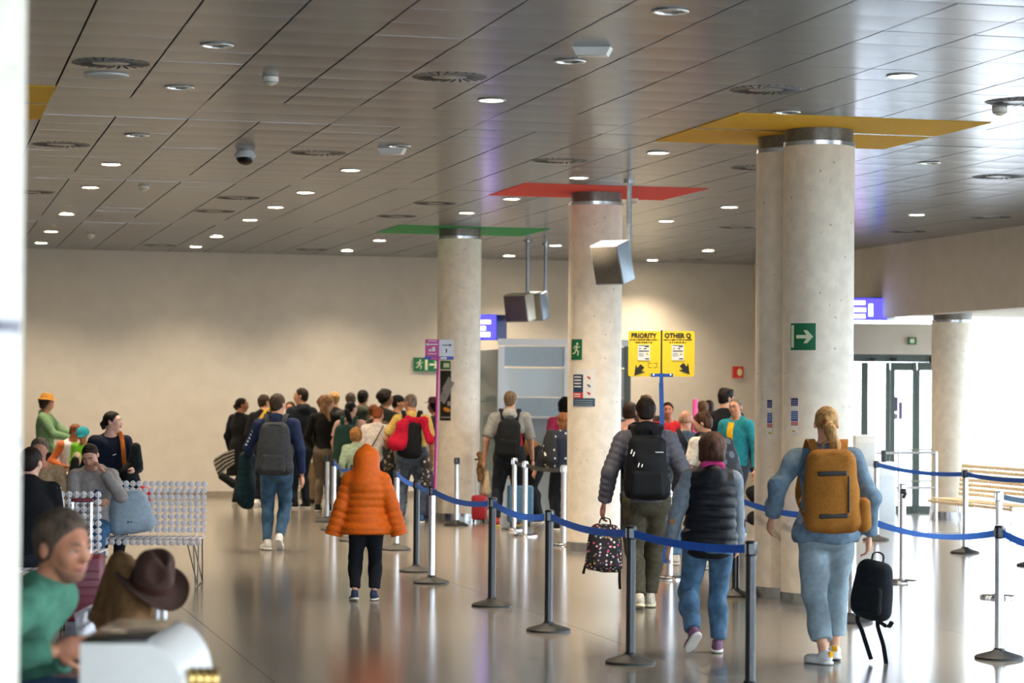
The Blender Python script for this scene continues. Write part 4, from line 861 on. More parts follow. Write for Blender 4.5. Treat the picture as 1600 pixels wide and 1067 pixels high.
p = at(480, 790, z=0); t = thing('suitcase', 'tan suitcase in the queue between the jeans man and the taupe trousers', 'suitcase', p+Vector((0, .8, 0)), .1); s = MB(); s.box((0, 0, .36), (.36, .24, .62), bev=.04); s.obj('shell', mat('suitcase_tan', '#a48a64', .6), t); s = MB(); s.box((0, 0, .03), (.3, .2, .05)); s.obj('wheel_base', black_pl, t)
p = at(667, 815, z=0); t = thing('suitcase', 'dark purple suitcase right of the man in the yellow shirt', 'suitcase', p+Vector((0, 0, 0)), .1); s = MB(); s.box((0, 0, .36), (.22, .3, .62), bev=.04); s.obj('shell', mat('suitcase_purple', '#3b2348', .5), t); s = MB(); s.box((0, 0, .03), (.18, .24, .05)); s.obj('wheel_base', black_pl, t)
c_ = at(1086, 640, Y=33.5); t = thing('pink_pole', 'pink pole standing in the queue above the heads right of the yellow sign', 'pole', (c_.x, c_.y, 0)); z1 = at(1086, 623, Y=33.5).z
s = MB(); s.tube([(0, 0, .02), (0, 0, z1-.02), (0, 0, z1)], [.035, .035, .02], 12); s.obj('pole', plastic('#d64f9b'), t); s = MB(); s.lathe([(.16, 0), (.16, .03), (.04, .04)], n=24); s.obj('base', base_black, t)
# pieces at the navy woman
# ------------------------------------------------------------------ people
def Rx(d): d = math.radians(d); c, s = math.cos(d), math.sin(d); return np.array([[1, 0, 0], [0, c, s], [0, -s, c]])        # up tips forward (+y)
def Ry(d): d = math.radians(d); c, s = math.cos(d), math.sin(d); return np.array([[c, 0, s], [0, 1, 0], [-s, 0, c]])        # up tips to +x
def Rz(d): d = math.radians(d); c, s = math.cos(d), math.sin(d); return np.array([[c, -s, 0], [s, c, 0], [0, 0, 1]])
def ik(a, t, l1, l2, pole):
    a = npv(a); t = npv(t); d = t-a; D = np.linalg.norm(d); u = d/D; D = min(D, (l1+l2)*.999); t = a+u*D
    x = (l1*l1-l2*l2+D*D)/(2*D); h = math.sqrt(max(l1*l1-x*x, 0)); p = npv(pole); p = p-u*(p@u); p = p/max(np.linalg.norm(p), 1e-6)
    return a+u*x+p*h, t
eye_w = mat('eye_white', '#c9beb2', .3, var=0); iris_m = mat('iris', '#2c2019', .2, var=0); lip_m = mat('lips', '#a65a50', .5, var=.05); sole_w = plastic('#d9d6cf', .6)
PEOPLE = {}
def person(key, label, px, Z, top, yaw=0., lean=0., side=0., twist=0., pz=None, head=(0, 0, 0), hl=None, hr=None, fl=None, fr=None, ftl=(0, 0), ftr=(0, 0), sw=1., fat=1., hs=1.,
           sk='#c9957a', hair=('short', '#2a1e17'), T=None, B=None, S=None, vox=.014, face=False, hat_h=0., H=None, pole_l=None, pole_r=None, xoff=0., curl=.6, bare_arm=None, dz=0., beard=None, handsize=1., kneeout=0.):
    base = at(px, 700, Y=Z); zt = at(px, top, Y=Z).z-hat_h
    if H is None: H = zt
    M_ = TR((base.x+xoff, Z, dz), math.radians(yaw)); pz = (pz or .527)*H; Pv = np.array([0, 0, pz]); Rt = Rz(twist) @ Ry(side) @ Rx(lean)
    Tp = lambda x, y, z: Pv+Rt @ (np.array([x, y, z])*H)
    J = {}; sx_ = .104*sw
    J['SL'], J['SR'] = Tp(-sx_, 0, .276), Tp(sx_, 0, .276)
    J['HL'], J['HR'] = Pv+Rz(twist*.4) @ (np.array([-.05, 0, -.012])*H*1.0), Pv+Rz(twist*.4) @ (np.array([.05, 0, -.012])*H)
    ls = 1/max(hs**.35, 1)
    ua, fa, th_, sh_ = .172*H, .155*H, .245*H*pz/(.527*H) if pz > .5*H else .245*H, .245*H
    th_ = .245*H
    arms = {}
    for s_, sg, tgt, pole in (('L', -1, hl, pole_l), ('R', 1, hr, pole_r)):
        tgt = (sg*(.138+.02*(fat-1)*3), .02, .492) if tgt is None else tgt
        if len(tgt) == 4: tgt = np.array(M_.inverted() @ at(tgt[1], tgt[2], Y=tgt[3]))/H
        if pole is None: pole = (sg*.5, -1, -.1)
        e, wv = ik(J['S'+s_], np.array(tgt)*H, ua, fa, pole); J['E'+s_], J['W'+s_] = e, wv
    for s_, sg, ft in (('L', -1, fl), ('R', 1, fr)):
        ft = (sg*.055, 0, .047) if ft is None else ft
        k, an = ik(J['H'+s_], np.array(ft)*H, th_, sh_, (sg*(.12+kneeout), 1, .15)); J['K'+s_], J['A'+s_] = k, an
    NB = Tp(0, -.014, .300); upv = .5*(Rt @ np.array([0, 0, 1.]))+.5*np.array([0, 0, 1.]); upv /= np.linalg.norm(upv); fwd = Rt @ np.array([0, 1., 0])
    NT = NB+upv*.047*H+fwd*.012*H; Rh = Rz(head[0]) @ Ry(head[2]) @ Rx(head[1]); q = .130*H/.23*hs; Hc = NT+Rh @ (np.array([0, .018, .105])*q)
    hp = lambda x, y, z: Hc+Rh @ (np.array([x, y, z])*q)
    pts = np.array(list(J.values())+[Hc, NB, Tp(0, .08, .1), Tp(0, -.08, .1)]); lo, hi = pts.min(0)-.11*H, pts.max(0)+.11*H
    lo[2] = max(lo[2], -.01); hi[2] = max(hi[2], Hc[2]+.14*q+.03)
    def torso(F, t, quilt=None, nar=1.):
        Q = quilt
        F.ell(Pv+np.array([0, 0, -.0*H]), (.096*H*fat+t, .066*H*fat+t, .075*H+t), Rt, .03, Q, qoff=0)
        F.ell(Tp(0, .003, .10), (.082*H*fat+t, .059*H*fat+t, .10*H+t), Rt, .045, Q, qoff=.10*H)
        F.ell(Tp(0, .0, .205), (.095*H*(sw*.6+.4)+t, .064*H*(fat*.5+.5)+t, .105*H+t), Rt, .045, Q, qoff=.205*H)
        mid_ = .5*(J['SL']+J['SR']); F.cone(mid_+(J['SL']-mid_)*nar, mid_+(J['SR']-mid_)*nar, .031*H+t*.7, .031*H+t*.7, .035)
        for s_ in 'LR': F.cone(mid_+(J['S'+s_]-mid_)*nar*.8, Tp(0, -.012, .312), .028*H+t*.6, .034*H+t*.6, .03)
        F.cone(Tp(0, -.012, .265), Tp(0, -.010, .315), .050*H+t*.6, .035*H+t*.6, .03)
    def arm(F, s_, t, frac=1., quilt=None, cap=True, flare=0.):
        S_, E, Wr = J['S'+s_], J['E'+s_], J['W'+s_]
        if frac < .55:
            f = frac/.5; F.cone(S_, S_+(E-S_)*f, .033*H+t, .029*H+t+.008, .02, cap, quilt)
        else:
            F.cone(S_, E, .033*H+t, .025*H+t, .02, False, quilt); e = E+(Wr-E)*min(1.7, (frac-.5)/.5); F.cone(E, e, .026*H+t, .018*H+t+flare, .02, cap, quilt)
    def leg(F, s_, tu, tl, frac=1., cap=True):
        h_, k, a = J['H'+s_], J['K'+s_], J['A'+s_]; F.cone(h_, k, .055*H*(fat*.6+.4)+tu, .034*H+tl, .03)
        if frac > .5: e = k+(a-k)*((frac-.5)*2); F.cone(k, e, .034*H+tl, (.036-.013*((frac-.5)*2))*H+tl, .02, cap)
        mid = k*.68+a*.32; F.ell(mid-np.array([0, .012*H, 0]), (.030*H+tl, .034*H+tl, .07*H), None, .03)
    # body: one continuous skin
    F = Field(lo, hi, vox); torso(F, -.006)
    F.cone(Tp(0, -.014, .285), NT+Rh @ (np.array([0, 0, .04])*q), .034*H*(.5+.5*fat), .054*q*(.85+.15*fat), .03)
    F.ell(hp(0, -.012, .032), (.076*q, .095*q, .084*q), Rh, .02); F.ell(hp(0, .026, -.040), (.057*q, .062*q, .072*q), Rh, .035); F.ell(hp(0, .052, -.088), (.030*q, .030*q, .024*q), Rh, .03)
    F.ell(hp(0, .058, .0), (.055*q, .036*q, .055*q), Rh, .03)
    for sg in (-1, 1):
        F.ell(hp(sg*.031, .097, .014), (.018*q, .012*q, .012*q), Rh, .014, sub=True); F.ell(hp(sg*.079, -.012, -.004), (.010*q, .020*q, .032*q), Rh, .008); F.ell(hp(sg*.04, .062, -.022), (.022*q, .022*q, .02*q), Rh, .02)
    F.cone(hp(0, .088, .016), hp(0, .107, -.020), .010*q, .0155*q, .012); F.ell(hp(0, .092, -.052), (.024*q, .010*q, .010*q), Rh, .012); F.ell(hp(0, .085, .032), (.045*q, .012*q, .012*q), Rh, .02)
    fr_ = max(.0052*H*handsize, .58*vox)
    for s_, sg in (('L', -1), ('R', 1)):
        arm(F, s_, -.004, cap=False); d = J['W'+s_]-J['E'+s_]; d = d/np.linalg.norm(d); nrm = np.array([-sg, .25, 0.]); nrm = nrm-d*(nrm@d); nrm /= np.linalg.norm(nrm); sd = np.cross(d, nrm)*sg
        Wr = J['W'+s_]; hz = H*handsize; R_ = np.stack([sd, nrm, d], 1); pc = Wr+d*.045*hz
        F.ell(pc, (.024*hz, .0125*hz, .036*hz), R_, .012)
        thumb_side = sd if (sd @ np.array([0, 1., 0])) > 0 or abs(sd[1]) < .2 else -sd
        if thumb_side[1] < 0: thumb_side = -thumb_side
        for i, (of, ln) in enumerate(((.0175, .046), (.006, .050), (-.0058, .047), (-.017, .038))):
            b0 = Wr+d*.066*hz+thumb_side*of*hz; c1 = curl*(.5+.12*i); d1 = d*math.cos(c1)+nrm*math.sin(c1); d2 = d*math.cos(c1*2.4)+nrm*math.sin(c1*2.4)
            b1 = b0+d1*ln*.5*hz; F.cone(b0-d*.012*hz, b1, fr_*1.08, fr_, .004); F.cone(b1, b1+d2*ln*.5*hz, fr_, fr_*.8, .003)
        b0 = Wr+d*.022*hz+thumb_side*.018*hz; dt = d*.75+thumb_side*.55+nrm*.35; dt /= np.linalg.norm(dt); b1 = b0+dt*.03*hz; F.cone(b0, b1, fr_*1.25, fr_*1.1, .006); dt2 = dt*.8+nrm*.35+d*.3; F.cone(b1, b1+dt2/np.linalg.norm(dt2)*.025*hz, fr_*1.1, fr_*.85, .003)
        leg(F, s_, -.006, -.006, 1., False); yw, pt = (ftl if s_ == 'L' else ftr); Rf = Rz(yw) @ Rx(pt); A_ = J['A'+s_]
        F.cone(A_+Rf @ np.array([0, -.015*H, -.022*H]), A_+Rf @ np.array([0, .075*H, -.027*H]), .017*H, .013*H, .015)
    body = link('person', F.mesh('person'), skin(sk), None, M_); tag(body, label, 'person')
    # top
    def garment(name, m_, t, hem=-.02, sleeve=1., quilt=None, wr=.006, flare=0., skirt=None, collar=0., hood=None, ts=None, hole=None, zoff=0., sflare=0.):
        tt = t; pts2 = pts; l2, h2 = lo.copy(), hi.copy()
        F = Field(l2, h2, vox); torso(F, t, quilt, 1. if sleeve > 0 else .74)
        if skirt: F.cone(Tp(0, 0, .03), Tp(0, -.005, skirt+.0), .085*H*fat+t, .10*H*fat+t+flare, .04)
        elif flare: F.ell(Tp(0, -.005, hem+.03), (.10*H*fat+t+flare, .072*H*fat+t+flare, .07*H), Rt, .04, quilt)
        F.cut(Tp(0, 0, hem if not skirt else skirt), Rt @ np.array([0, .0, -1.]))
        if not collar: F.cut(NB+upv*.030*H, upv*.9+fwd*.45)
        if sleeve > 0:
            for s_ in 'LR': arm(F, s_, (ts if ts is not None else t*.75), sleeve, quilt, flare=sflare)
        if collar: F.cone(Tp(0, -.012, .30), NB+upv*(.02+collar)*H, .045*H+t*.5, .040*H+t*.5, .012, True)
        if hood == 'down': F.ell(Tp(0, -.055, .300), (.062*H, .040*H, .045*H), Rt, .025); F.cone(Tp(-.038, -.02, .322), Tp(.038, -.02, .322), .026*H, .026*H, .02)
        if hood == 'up':
            F.ell(hp(0, -.02, .0), (.125*q, .125*q, .135*q), Rh, .0); F.cone(hp(0, -.03, -.03), Tp(0, -.012, .265), .135*q, .100*H, .04); F.cone(hp(0, -.03, .09), hp(0, -.035, .125), .07*q, .035*q, .03); F.ell(hp(0, .13, -.005), (.068*q, .085*q, .085*q), Rh, .01, sub=True)
        F.wrinkle(wr, 30, len(label)); return link(name, F.mesh(name), m_, body)
    if T:
        for g in (T if isinstance(T, list) else [T]): garment(**g)
    if B:
        t, tl, fr2 = B.get('t', .010), B.get('tl', B.get('t', .010)), B.get('frac', .97); lo2 = lo.copy(); hi2 = hi.copy(); hi2[2] = max(Pv[2]+.14*H, J['KL'][2]+.09*H, J['KR'][2]+.09*H)
        F = Field(lo2, hi2, vox); F.ell(Pv, (.098*H*fat+t, .068*H*fat+t, .075*H+t), Rt, .03); F.ell(Pv+Rt @ np.array([0, -.022*H, -.035*H]), (.085*H*fat+t, .055*H*fat+t, .055*H), Rt, .03); F.ell(Tp(0, .003, .06), (.084*H*fat+t, .060*H*fat+t, .07*H), Rt, .03); F.cut(Tp(0, 0, B.get('rise', .07)), Rt @ np.array([0, 0, 1.]))
        for s_ in 'LR': leg(F, s_, t, tl, fr2)
        F.wrinkle(B.get('wr', .006), 28, 3+len(label)); link('trousers', F.mesh('trousers'), B['m'], body)
    if S:
        for s_, (yw, pt) in (('L', ftl), ('R', ftr)):
            Rf = Rz(yw) @ Rx(pt); A_ = J['A'+s_]; o_ = lambda x, y, z: A_+Rf @ (np.array([x, y, z])*H); z0 = -.047*H; k_ = S.get('k', 1.); vs_ = min(vox, .011)
            F = Field(A_-.13*H, A_+.13*H, vs_); F.ell(o_(0, -.010, -.018), (.024*H, .034*H, .030*H), Rf, .012); F.ell(o_(0, .048, -.030), (.027*H, .055*H, .020*H), Rf, .02); F.cone(o_(0, -.005, -.01), o_(0, -.006, S.get('up', .02)), .025*H, .023*H, .01, True); F.cut(o_(0, 0, -.047+S.get('sole', .014)*.5), Rf @ np.array([0, 0, -1.]))
            sh = link('shoe', F.mesh('shoe'), S['m'], body)
            F = Field(A_-.13*H, A_+.13*H, vs_); F.ell(o_(0, -.012, -.040), (.028*H, .034*H, .04*H), Rf, .0); F.ell(o_(0, .046, -.040), (.029*H, .058*H, .04*H), Rf, .03); F.cut(o_(0, 0, -.047), Rf @ np.array([0, 0, -1.])); F.cut(o_(0, 0, -.047+S.get('sole', .014)), Rf @ np.array([0, 0, 1.])); link('sole', F.mesh('sole'), S.get('sm', sole_w), sh)
            if S.get('heel_m'): s = MB(); c_ = o_(0, -.040, -.006); s.box(c_, (.022*H, .014, .024*H), Matrix(Rf.tolist()), bev=.004); s.obj('heel_tab', S['heel_m'], sh)
    # hair
    st, hc = hair; vh = min(vox, .011); hm = hairm(hc); lo3, hi3 = Hc-.26*q*np.array([1, 1, 1.9]), Hc+.20*q
    if st != 'none':
        F = Field(lo3, hi3, vh); vol = {'short': .010, 'buzz': .005, 'bald': .003, 'bob': .018, 'long': .014, 'pony': .006, 'bun': .006, 'curly': .034, 'tousled': .018}[st]
        F.ell(hp(0, -.014, .034), ((.077+vol)*q, (.096+vol)*q, (.086+vol*1.2)*q), Rh, 0)
        if st in ('short', 'curly', 'tousled', 'buzz'): F.ell(hp(0, -.050, -.030), ((.058+vol*.6)*q, (.050+vol*.5)*q, .052*q), Rh, .02)
        if st == 'tousled':
            for i in range(9): a = i*.7; F.ell(hp(.06*math.cos(a), -.02+.07*math.sin(a), .09+.02*math.sin(3*a)), (.026*q, .026*q, .028*q), Rh, .015)
        if st == 'curly':
            rs = np.random.RandomState(3)
            for i in range(26): v = rs.normal(size=3); v /= np.linalg.norm(v); v[2] = abs(v[2])*1.2-.25; F.ell(hp(v[0]*.10, v[1]*.11-.02, v[2]*.10+.04), (.03*q, .03*q, .03*q), Rh, .015)
        F.cut(hp(0, .044, .044), Rh @ np.array([0, 1., -.60])) if st != 'bald' else F.cut(hp(0, -.03, .01), Rh @ np.array([0, .9, .75]))
        if st in ('short', 'tousled', 'curly', 'buzz'):
            F.cut(hp(0, 0, -.072), Rh @ np.array([0, .15, -1.])); F.cut(hp(0, .022, -.012), Rh @ np.array([0, .8, -1.]))
        if st in ('short', 'tousled', 'buzz', 'pony', 'bun'):
            for sg in (-1, 1): F.ell(hp(sg*.092, -.006, -.010), (.026*q, .026*q, .036*q), Rh, .008, sub=True)
        elif st in ('pony', 'bun'): F.cut(hp(0, -.02, -.045), Rh @ np.array([0, .55, -1.]))
        if st == 'bob':
            for sg in (-1, 1): F.cone(hp(sg*.055, -.03, .02), hp(sg*.064, -.035, -.055), .045*q, .038*q, .02)
            F.ell(hp(0, -.055, -.035), (.094*q, .064*q, .066*q), Rh, .02); F.ell(hp(0, -.03, .03), (.098*q, .112*q, .095*q), Rh, .02); F.cut(hp(0, .060, .030), Rh @ np.array([0, 1., -.3]))
        if st == 'long':
            F.ell(hp(0, -.055, -.05), (.080*q, .052*q, .11*q), Rh, .02)
            for x in (-.045, 0, .045): F.cone(hp(x, -.07, -.05), Hc+Rt @ np.array([x*q*1.2, -.10*q, -.27*q]), .042*q, .026*q, .02)
        if st == 'pony':
            p0 = hp(0, -.105, .02); F.ell(p0, (.026*q,)*3, None, .01); p1 = p0+Rt @ np.array([.02, -.045, -.06])*q; p2 = p0+Rt @ np.array([.055, -.05, -.17])*q; p3 = p0+Rt @ np.array([.07, -.03, -.24])*q
            F.cone(p0, p1, .024*q, .040*q, .015); F.cone(p1, p2, .042*q, .040*q, .02); F.cone(p2, p3, .040*q, .018*q, .02)
        if st == 'bun': F.ell(hp(0, -.115, -.02), (.036*q, .034*q, .038*q), Rh, .012); F.ell(hp(.015, -.10, -.06), (.026*q, .026*q, .03*q), Rh, .012)
        F.wrinkle(.0035, 70, 1); link('hair', F.mesh('hair'), hm, body)
        if st == 'pony': s = MB(); s.lathe([(.026*q, -.008), (.030*q, 0), (.026*q, .008)], hp(.002, -.122, .012), 14, Matrix.Rotation(.9, 3, 'X'), closed=False); s.obj('hair_tie', cloth('#c43a2c'), body)
    if beard:
        F = Field(Hc-.17*q, Hc+.1*q, vh); e = .0025; F.ell(hp(0, .027, -.044), ((.058+e)*q, (.063+e)*q, (.070+e)*q), Rh, .02); F.ell(hp(0, .053, -.088), (.032*q, .031*q, .025*q), Rh, .03); F.cut(hp(0, 0, -.044), Rh @ np.array([0, .25, 1.])); F.cut(hp(0, -.012, 0), Rh @ np.array([0, -1., 0])); link('beard', F.mesh('beard'), mat('beard_'+beard, beard, .8, var=.3, scale=150), body)
    if face:
        for sg in (-1, 1):
            s = MB(); s.lathe([(0, -.0125*q), (.009*q, -.009*q), (.0125*q, 0), (.009*q, .009*q), (0, .0125*q)], hp(sg*.0315, .0825, .013), 14); ey = s.obj('eye', eye_w, body)
            Rm = Matrix(Rh.tolist()); s = MB(); s.lathe([(0, -.001), (.0068*q, -.001), (.0066*q, .0012), (0, .002)], hp(sg*.0305, .0942, .013), 12, Rm @ Matrix.Rotation(-PI/2, 3, 'X')); s.obj('iris', iris_m, ey)
            s = MB(); s.tube([hp(sg*.014, .100, .033), hp(sg*.032, .099, .040), hp(sg*.050, .088, .034)], [.0035*q, .0042*q, .002*q], 6); s.obj('eyebrow', hm, body)
            s = MB(); s.tube([hp(sg*.017, .0955, .017), hp(sg*.0315, .0995, .0215), hp(sg*.046, .090, .016)], .0028*q, 6); s.obj('eyelid', skin(sk), body)
        s = MB(); s.tube([hp(-.024, .092, -.053), hp(-.008, .1015, -.049), hp(0, .1005, -.0505), hp(.008, .1015, -.049), hp(.024, .092, -.053)], [.002*q, .0045*q, .004*q, .0045*q, .002*q], 6); s.tube([hp(-.022, .092, -.055), hp(0, .1005, -.0585), hp(.022, .092, -.055)], [.002*q, .0055*q, .002*q], 6); s.obj('lips', lip_m, body)
    PEOPLE[key] = dict(o=body, M=M_, J=J, Tp=Tp, Rt=Rt, H=H, hp=hp, Rh=Rh, q=q, Pv=Pv); return PEOPLE[key]
def P2W(p, v): return p['M'] @ Vector(v.tolist() if hasattr(v, 'tolist') else v)
def m4(R, t):
    R = np.array(R); return Matrix(((*R[0], t[0]), (*R[1], t[1]), (*R[2], t[2]), (0, 0, 0, 1)))
def wear_pack(p, lab, w_, h_, d_, m_, z=.30, y=-.075, tilt=0., roll=0., hang=0., strap_m=None, **k):
    """backpack on a person's back, its top at torso height z (fractions of the body height)"""
    H = p['H']; R = p['Rt'] @ Rx(tilt) @ Ry(roll); b = p['Tp'](0, y, z)-(R @ np.array([0, 0, h_])); Mw = p['M'] @ m4(R, b)
    inv = np.linalg.inv(np.array(R)); loc = lambda v: tuple(inv @ (np.array(v)-b)); st = []
    for sg in (-1, 1):
        x = sg*.058; st.append([loc(p['Tp'](sg*.045, y-.01, z-.03)), loc(p['Tp'](x, y*.85, .318)), loc(p['Tp'](sg*.066, -.02, .345)), loc(p['Tp'](sg*.070, .045, .31)), loc(p['Tp'](sg*.080, .088, .22)), loc(p['Tp'](sg*.098, .05, .12)), loc(p['Tp'](sg*.075, y*.9, z-h_/H+.05))])
    return backpack(lab, Mw, w_, h_, d_, m_, straps=st, strap_m=strap_m, **k)
jean = lambda c='#4a6680': cloth(c, .28, scale=14)
NEAR = .0095
black_s = cloth('#17181b'); white_s = plastic('#dcdad6', .6)
def near_people():
    # woman in denim with the brown backpack
    p = person('denim', 'person walking away in denim jacket and pale trousers, with blond ponytail and brown backpack', 1291, 16.3, 636, 0, hl=(-.212, -.02, .572), hr=(.170, .0, .508), fl=(-.012, -.05, .048), fr=(.05, .10, .05), ftl=(38, 0), ftr=(-6, 8), hair=('pony', '#a8804e'), sk='#d09a7c', head=(-8, 4, 0), sw=1.02, fat=1.10, vox=NEAR,
        T=dict(name='denim_jacket', m_=cloth('#657a8b', .22, scale=18), t=.018, hem=-.055, flare=.03, wr=.011, collar=.012, ts=.018), B=dict(m=cloth('#8b9ba3', .10), t=.020, tl=.026, frac=.90, wr=.010), S=dict(m=white_s, heel_m=cloth('#e0a11f'), up=.0))
    def ex(o):
        st = plastic('#1d1b1a', .6)
        for z in (.40, .12): s = MB(); s.box((-.005, -.193, z), (.19, .03, .03), bev=.006); s.obj('strap_band', st, o)
        s = MB(); s.tube([(.095, -.20, .14), (.10, -.205, .38)], .007, 8); s.obj('vertical_zip', st, o); s = MB(); s.tube([(-.16, -.12, .18), (-.165, -.13, .27)], .012, 8); s.obj('side_zip', st, o)
    bp = cloth('#9b6427', .12, scale=60); o = wear_pack(p, 'brown canvas backpack with black bands on the woman in denim', .36, .56, .18, bp, z=.312, strap_m=bp, extras=[ex], roll=-2)
    F = Field((.13, -.2, .0), (.28, 0, .26), .009); F.cone((.205, -.1, .05), (.205, -.1, .19), .052, .048, .02); F.wrinkle(.005, 30, 1); link('side_pouch', F.mesh('side_pouch'), bp, o)
    w_ = o.matrix_local @ Vector((.215, -.1, .24)); t = thing('bottle', 'red-capped bottle in the side pouch of the brown backpack', 'bottle', w_); s = MB(); s.lathe([(.03, -.12), (.03, -.01), (.02, .0)], n=16); s.obj('body', plastic('#b9c3c9', .2), t); s = MB(); s.lathe([(.024, 0), (.026, .02), (.022, .04), (0, .045)], n=16); s.obj('cap', plastic('#d8232c', .3), t)
    hand = P2W(p, p['J']['WR'])+Vector((.0, .0, -.12)); bm_ = cloth('#16191d', .2)
    o = backpack('black day backpack carried low by the woman in denim', Matrix.Translation(hand+Vector((.03, -.02, -.44))) @ Matrix.Rotation(-.5, 4, 'Z') @ Matrix.Rotation(.16, 4, 'Y') @ Matrix.Rotation(.1, 4, 'X'), .26, .40, .15, bm_, pocket=(0, .05, .2, .2), handle=False, vox=.011, wr=.009)
    for pts in ([(-.09, .01, .02), (-.12, .02, -.04), (-.08, .03, -.12), (-.02, .03, -.24), (.01, .03, -.30)], [(.03, .01, .02), (.03, .02, -.06), (.08, .03, -.18), (.12, .03, -.31)], [(.03, .01, -.02), (.10, .02, -.05), (.14, -.02, .0)]): ribbon_obj('strap', pts, Vector((1, 0, 0)), .03, .006, bm_, o)
    ribbon_obj('grab_handle', [(-.04, -.06, .39), (-.035, -.06, .44), (.0, -.06, .455), (.035, -.06, .44), (.04, -.06, .39)], Vector((0, 1, 0)), .02, .008, bm_, o)
    s = MB(); w2 = P2W(p, p['J']['WR']); 
    # child in padded waistcoat
    p = person('vest', 'child walking away in black padded waistcoat, grey sleeves and blue jeans', 1109, 16.8, 683, 0, hl=(-.185, -.02, .50), hr=(.14, .13, .50), fl=(-.085, -.13, .115), fr=(.045, .05, .05), ftl=(25, 42), ftr=(-5, 0), hair=('bob', '#4a2f22'), sk='#c9957a', hs=1.12, head=(-22, 6, 0), side=2, vox=NEAR, fat=1.1, handsize=.8,
        T=[dict(name='grey_sweater', m_=cloth('#7d8790', .15), t=.014, hem=-.02, ts=.020, wr=.008), dict(name='padded_waistcoat', m_=cloth('#17191e', .15, rough=.5), t=.040, hem=-.085, sleeve=0, quilt=(.075, .016), wr=.005, collar=.012, hood='down')], B=dict(m=jean('#4b6983'), t=.012, tl=.018, wr=.011), S=dict(m=cloth('#7b5a72', .2), up=.012))
    F = Field(npv((-.12, -.1, 1.05)), npv((.12, .12, 1.35)), .01); H = p['H']; F.cone(p['Tp'](-.034, -.045, .342), p['Tp'](.034, -.045, .342), .034, .034, 0); F.cone(p['Tp'](-.04, .02, .335), p['Tp'](.04, .02, .335), .034, .034, .02); link('pink_scarf', F.mesh('pink_scarf'), cloth('#c23a78'), p['o'])
    for f in (.35, .75):
        a = p['J']['SL']*(1-f)+p['J']['EL']*f if f < .5 else p['J']['EL']*.75+p['J']['WL']*.25; s = MB(); s.lathe([(0, -.004), (.020, -.004), (.020, .004), (0, .004)], tuple(a+np.array([-.02, -.055, 0])), 14, Matrix.Rotation(PI/2, 3, 'X')); s.obj('sleeve_patch', cloth('#9a6a48'), p['o'])
    # man in grey puffer
    p = person('puffer', 'person walking away in grey quilted puffer jacket and olive trousers with black backpack', 1009, 20.3, 622, 0, hl=(-.195, .0, .505), hr=(.165, .12, .56), fl=(-.030, -.06, .055), fr=(.03, .08, .05), ftl=(6, 14), ftr=(-5, 0), hair=('short', '#1f1713'), sk='#bd8568', head=(4, 10, 0), fat=1.08, vox=.0105,
        T=dict(name='puffer_jacket', m_=cloth('#585862', .12, rough=.55), t=.030, hem=-.03, quilt=(.055, .012), ts=.024, wr=.004, collar=.01), B=dict(m=cloth('#4a4638', .2), t=.018, tl=.022, wr=.010), S=dict(m=cloth('#c9c2b0', .15), sm=plastic('#e5ddbb')))
    F = Field(p['Tp'](-.1, -.12, .24)-.05, p['Tp'](.1, .1, .40)+.05, .01); F.ell(p['Tp'](0, -.05, .318), (.11, .075, .075), None, .02); F.cone(p['Tp'](-.05, .0, .33), p['Tp'](.05, .0, .33), .05, .05, .03); F.wrinkle(.008, 30, 1); link('black_hood', F.mesh('black_hood'), cloth('#15161a'), p['o'])
    def ex(o):
        s = MB()
        for i in range(8): s.box((.065+.0085*i, -.197, .40), (.006, .004, .012))
        s.obj('brand_print', plastic('#b9bcc2'), o)
        for x, z in ((-.13, .42), (-.11, .40), (-.07, .31), (-.04, .31)): s = MB(); s.tube([(x, -.19, z), (x-.012, -.205, z-.035)], .006, 6); s.obj('zip_pull', plastic('#d6d8da'), o)
    bk = cloth('#111317', .2, rough=.7); o = wear_pack(p, 'black backpack with short strip of lettering on the man in the grey puffer', .34, .54, .17, bk, z=.300, pocket=(0, .03, .27, .22), extras=[ex], side_pocket=True)
    w_ = o.matrix_local @ Vector((.195, -.08, .2)); t = thing('bottle', 'blue bottle in the right side pocket of the black backpack', 'bottle', w_); s = MB(); s.lathe([(.03, -.16), (.03, .0), (.018, .02), (.018, .04), (0, .042)], n=16); s.obj('body', plastic('#2a4f96', .2), t); s = MB(); s.lathe([(.02, .03), (.02, .055), (0, .057)], n=14); s.obj('cap', plastic('#16264d'), t)
    fm = dots('floral_print', '#141316', ['#d8d2cc', '#c24a68', '#e9e3da', '#b8894a', '#7d8e96', '#d9a0b0'], 34, .34); h_ = P2W(p, p['J']['WL'])
    o = backpack('small black backpack with floral print carried by the man in the grey puffer', Matrix.Translation(h_+Vector((-.025, 0, -.58))) @ Matrix.Rotation(.2, 4, 'Z') @ Matrix.Rotation(.06, 4, 'Y'), .29, .40, .14, fm, pocket=(0, .03, .22, .2), pm_=fm, handle=True, strap_m=bk, taper=.16, vox=.012)
    ribbon_obj('hanging_strap', [(.12, -.02, .12), (.15, -.03, .02), (.16, -.02, -.06), (.17, -.02, -.14)], Vector((1, 0, 0)), .022, .006, bk, o); ribbon_obj('hanging_strap', [(-.10, -.02, .12), (-.14, -.03, .05), (-.155, -.02, -.03)], Vector((1, 0, 0)), .022, .006, bk, o)
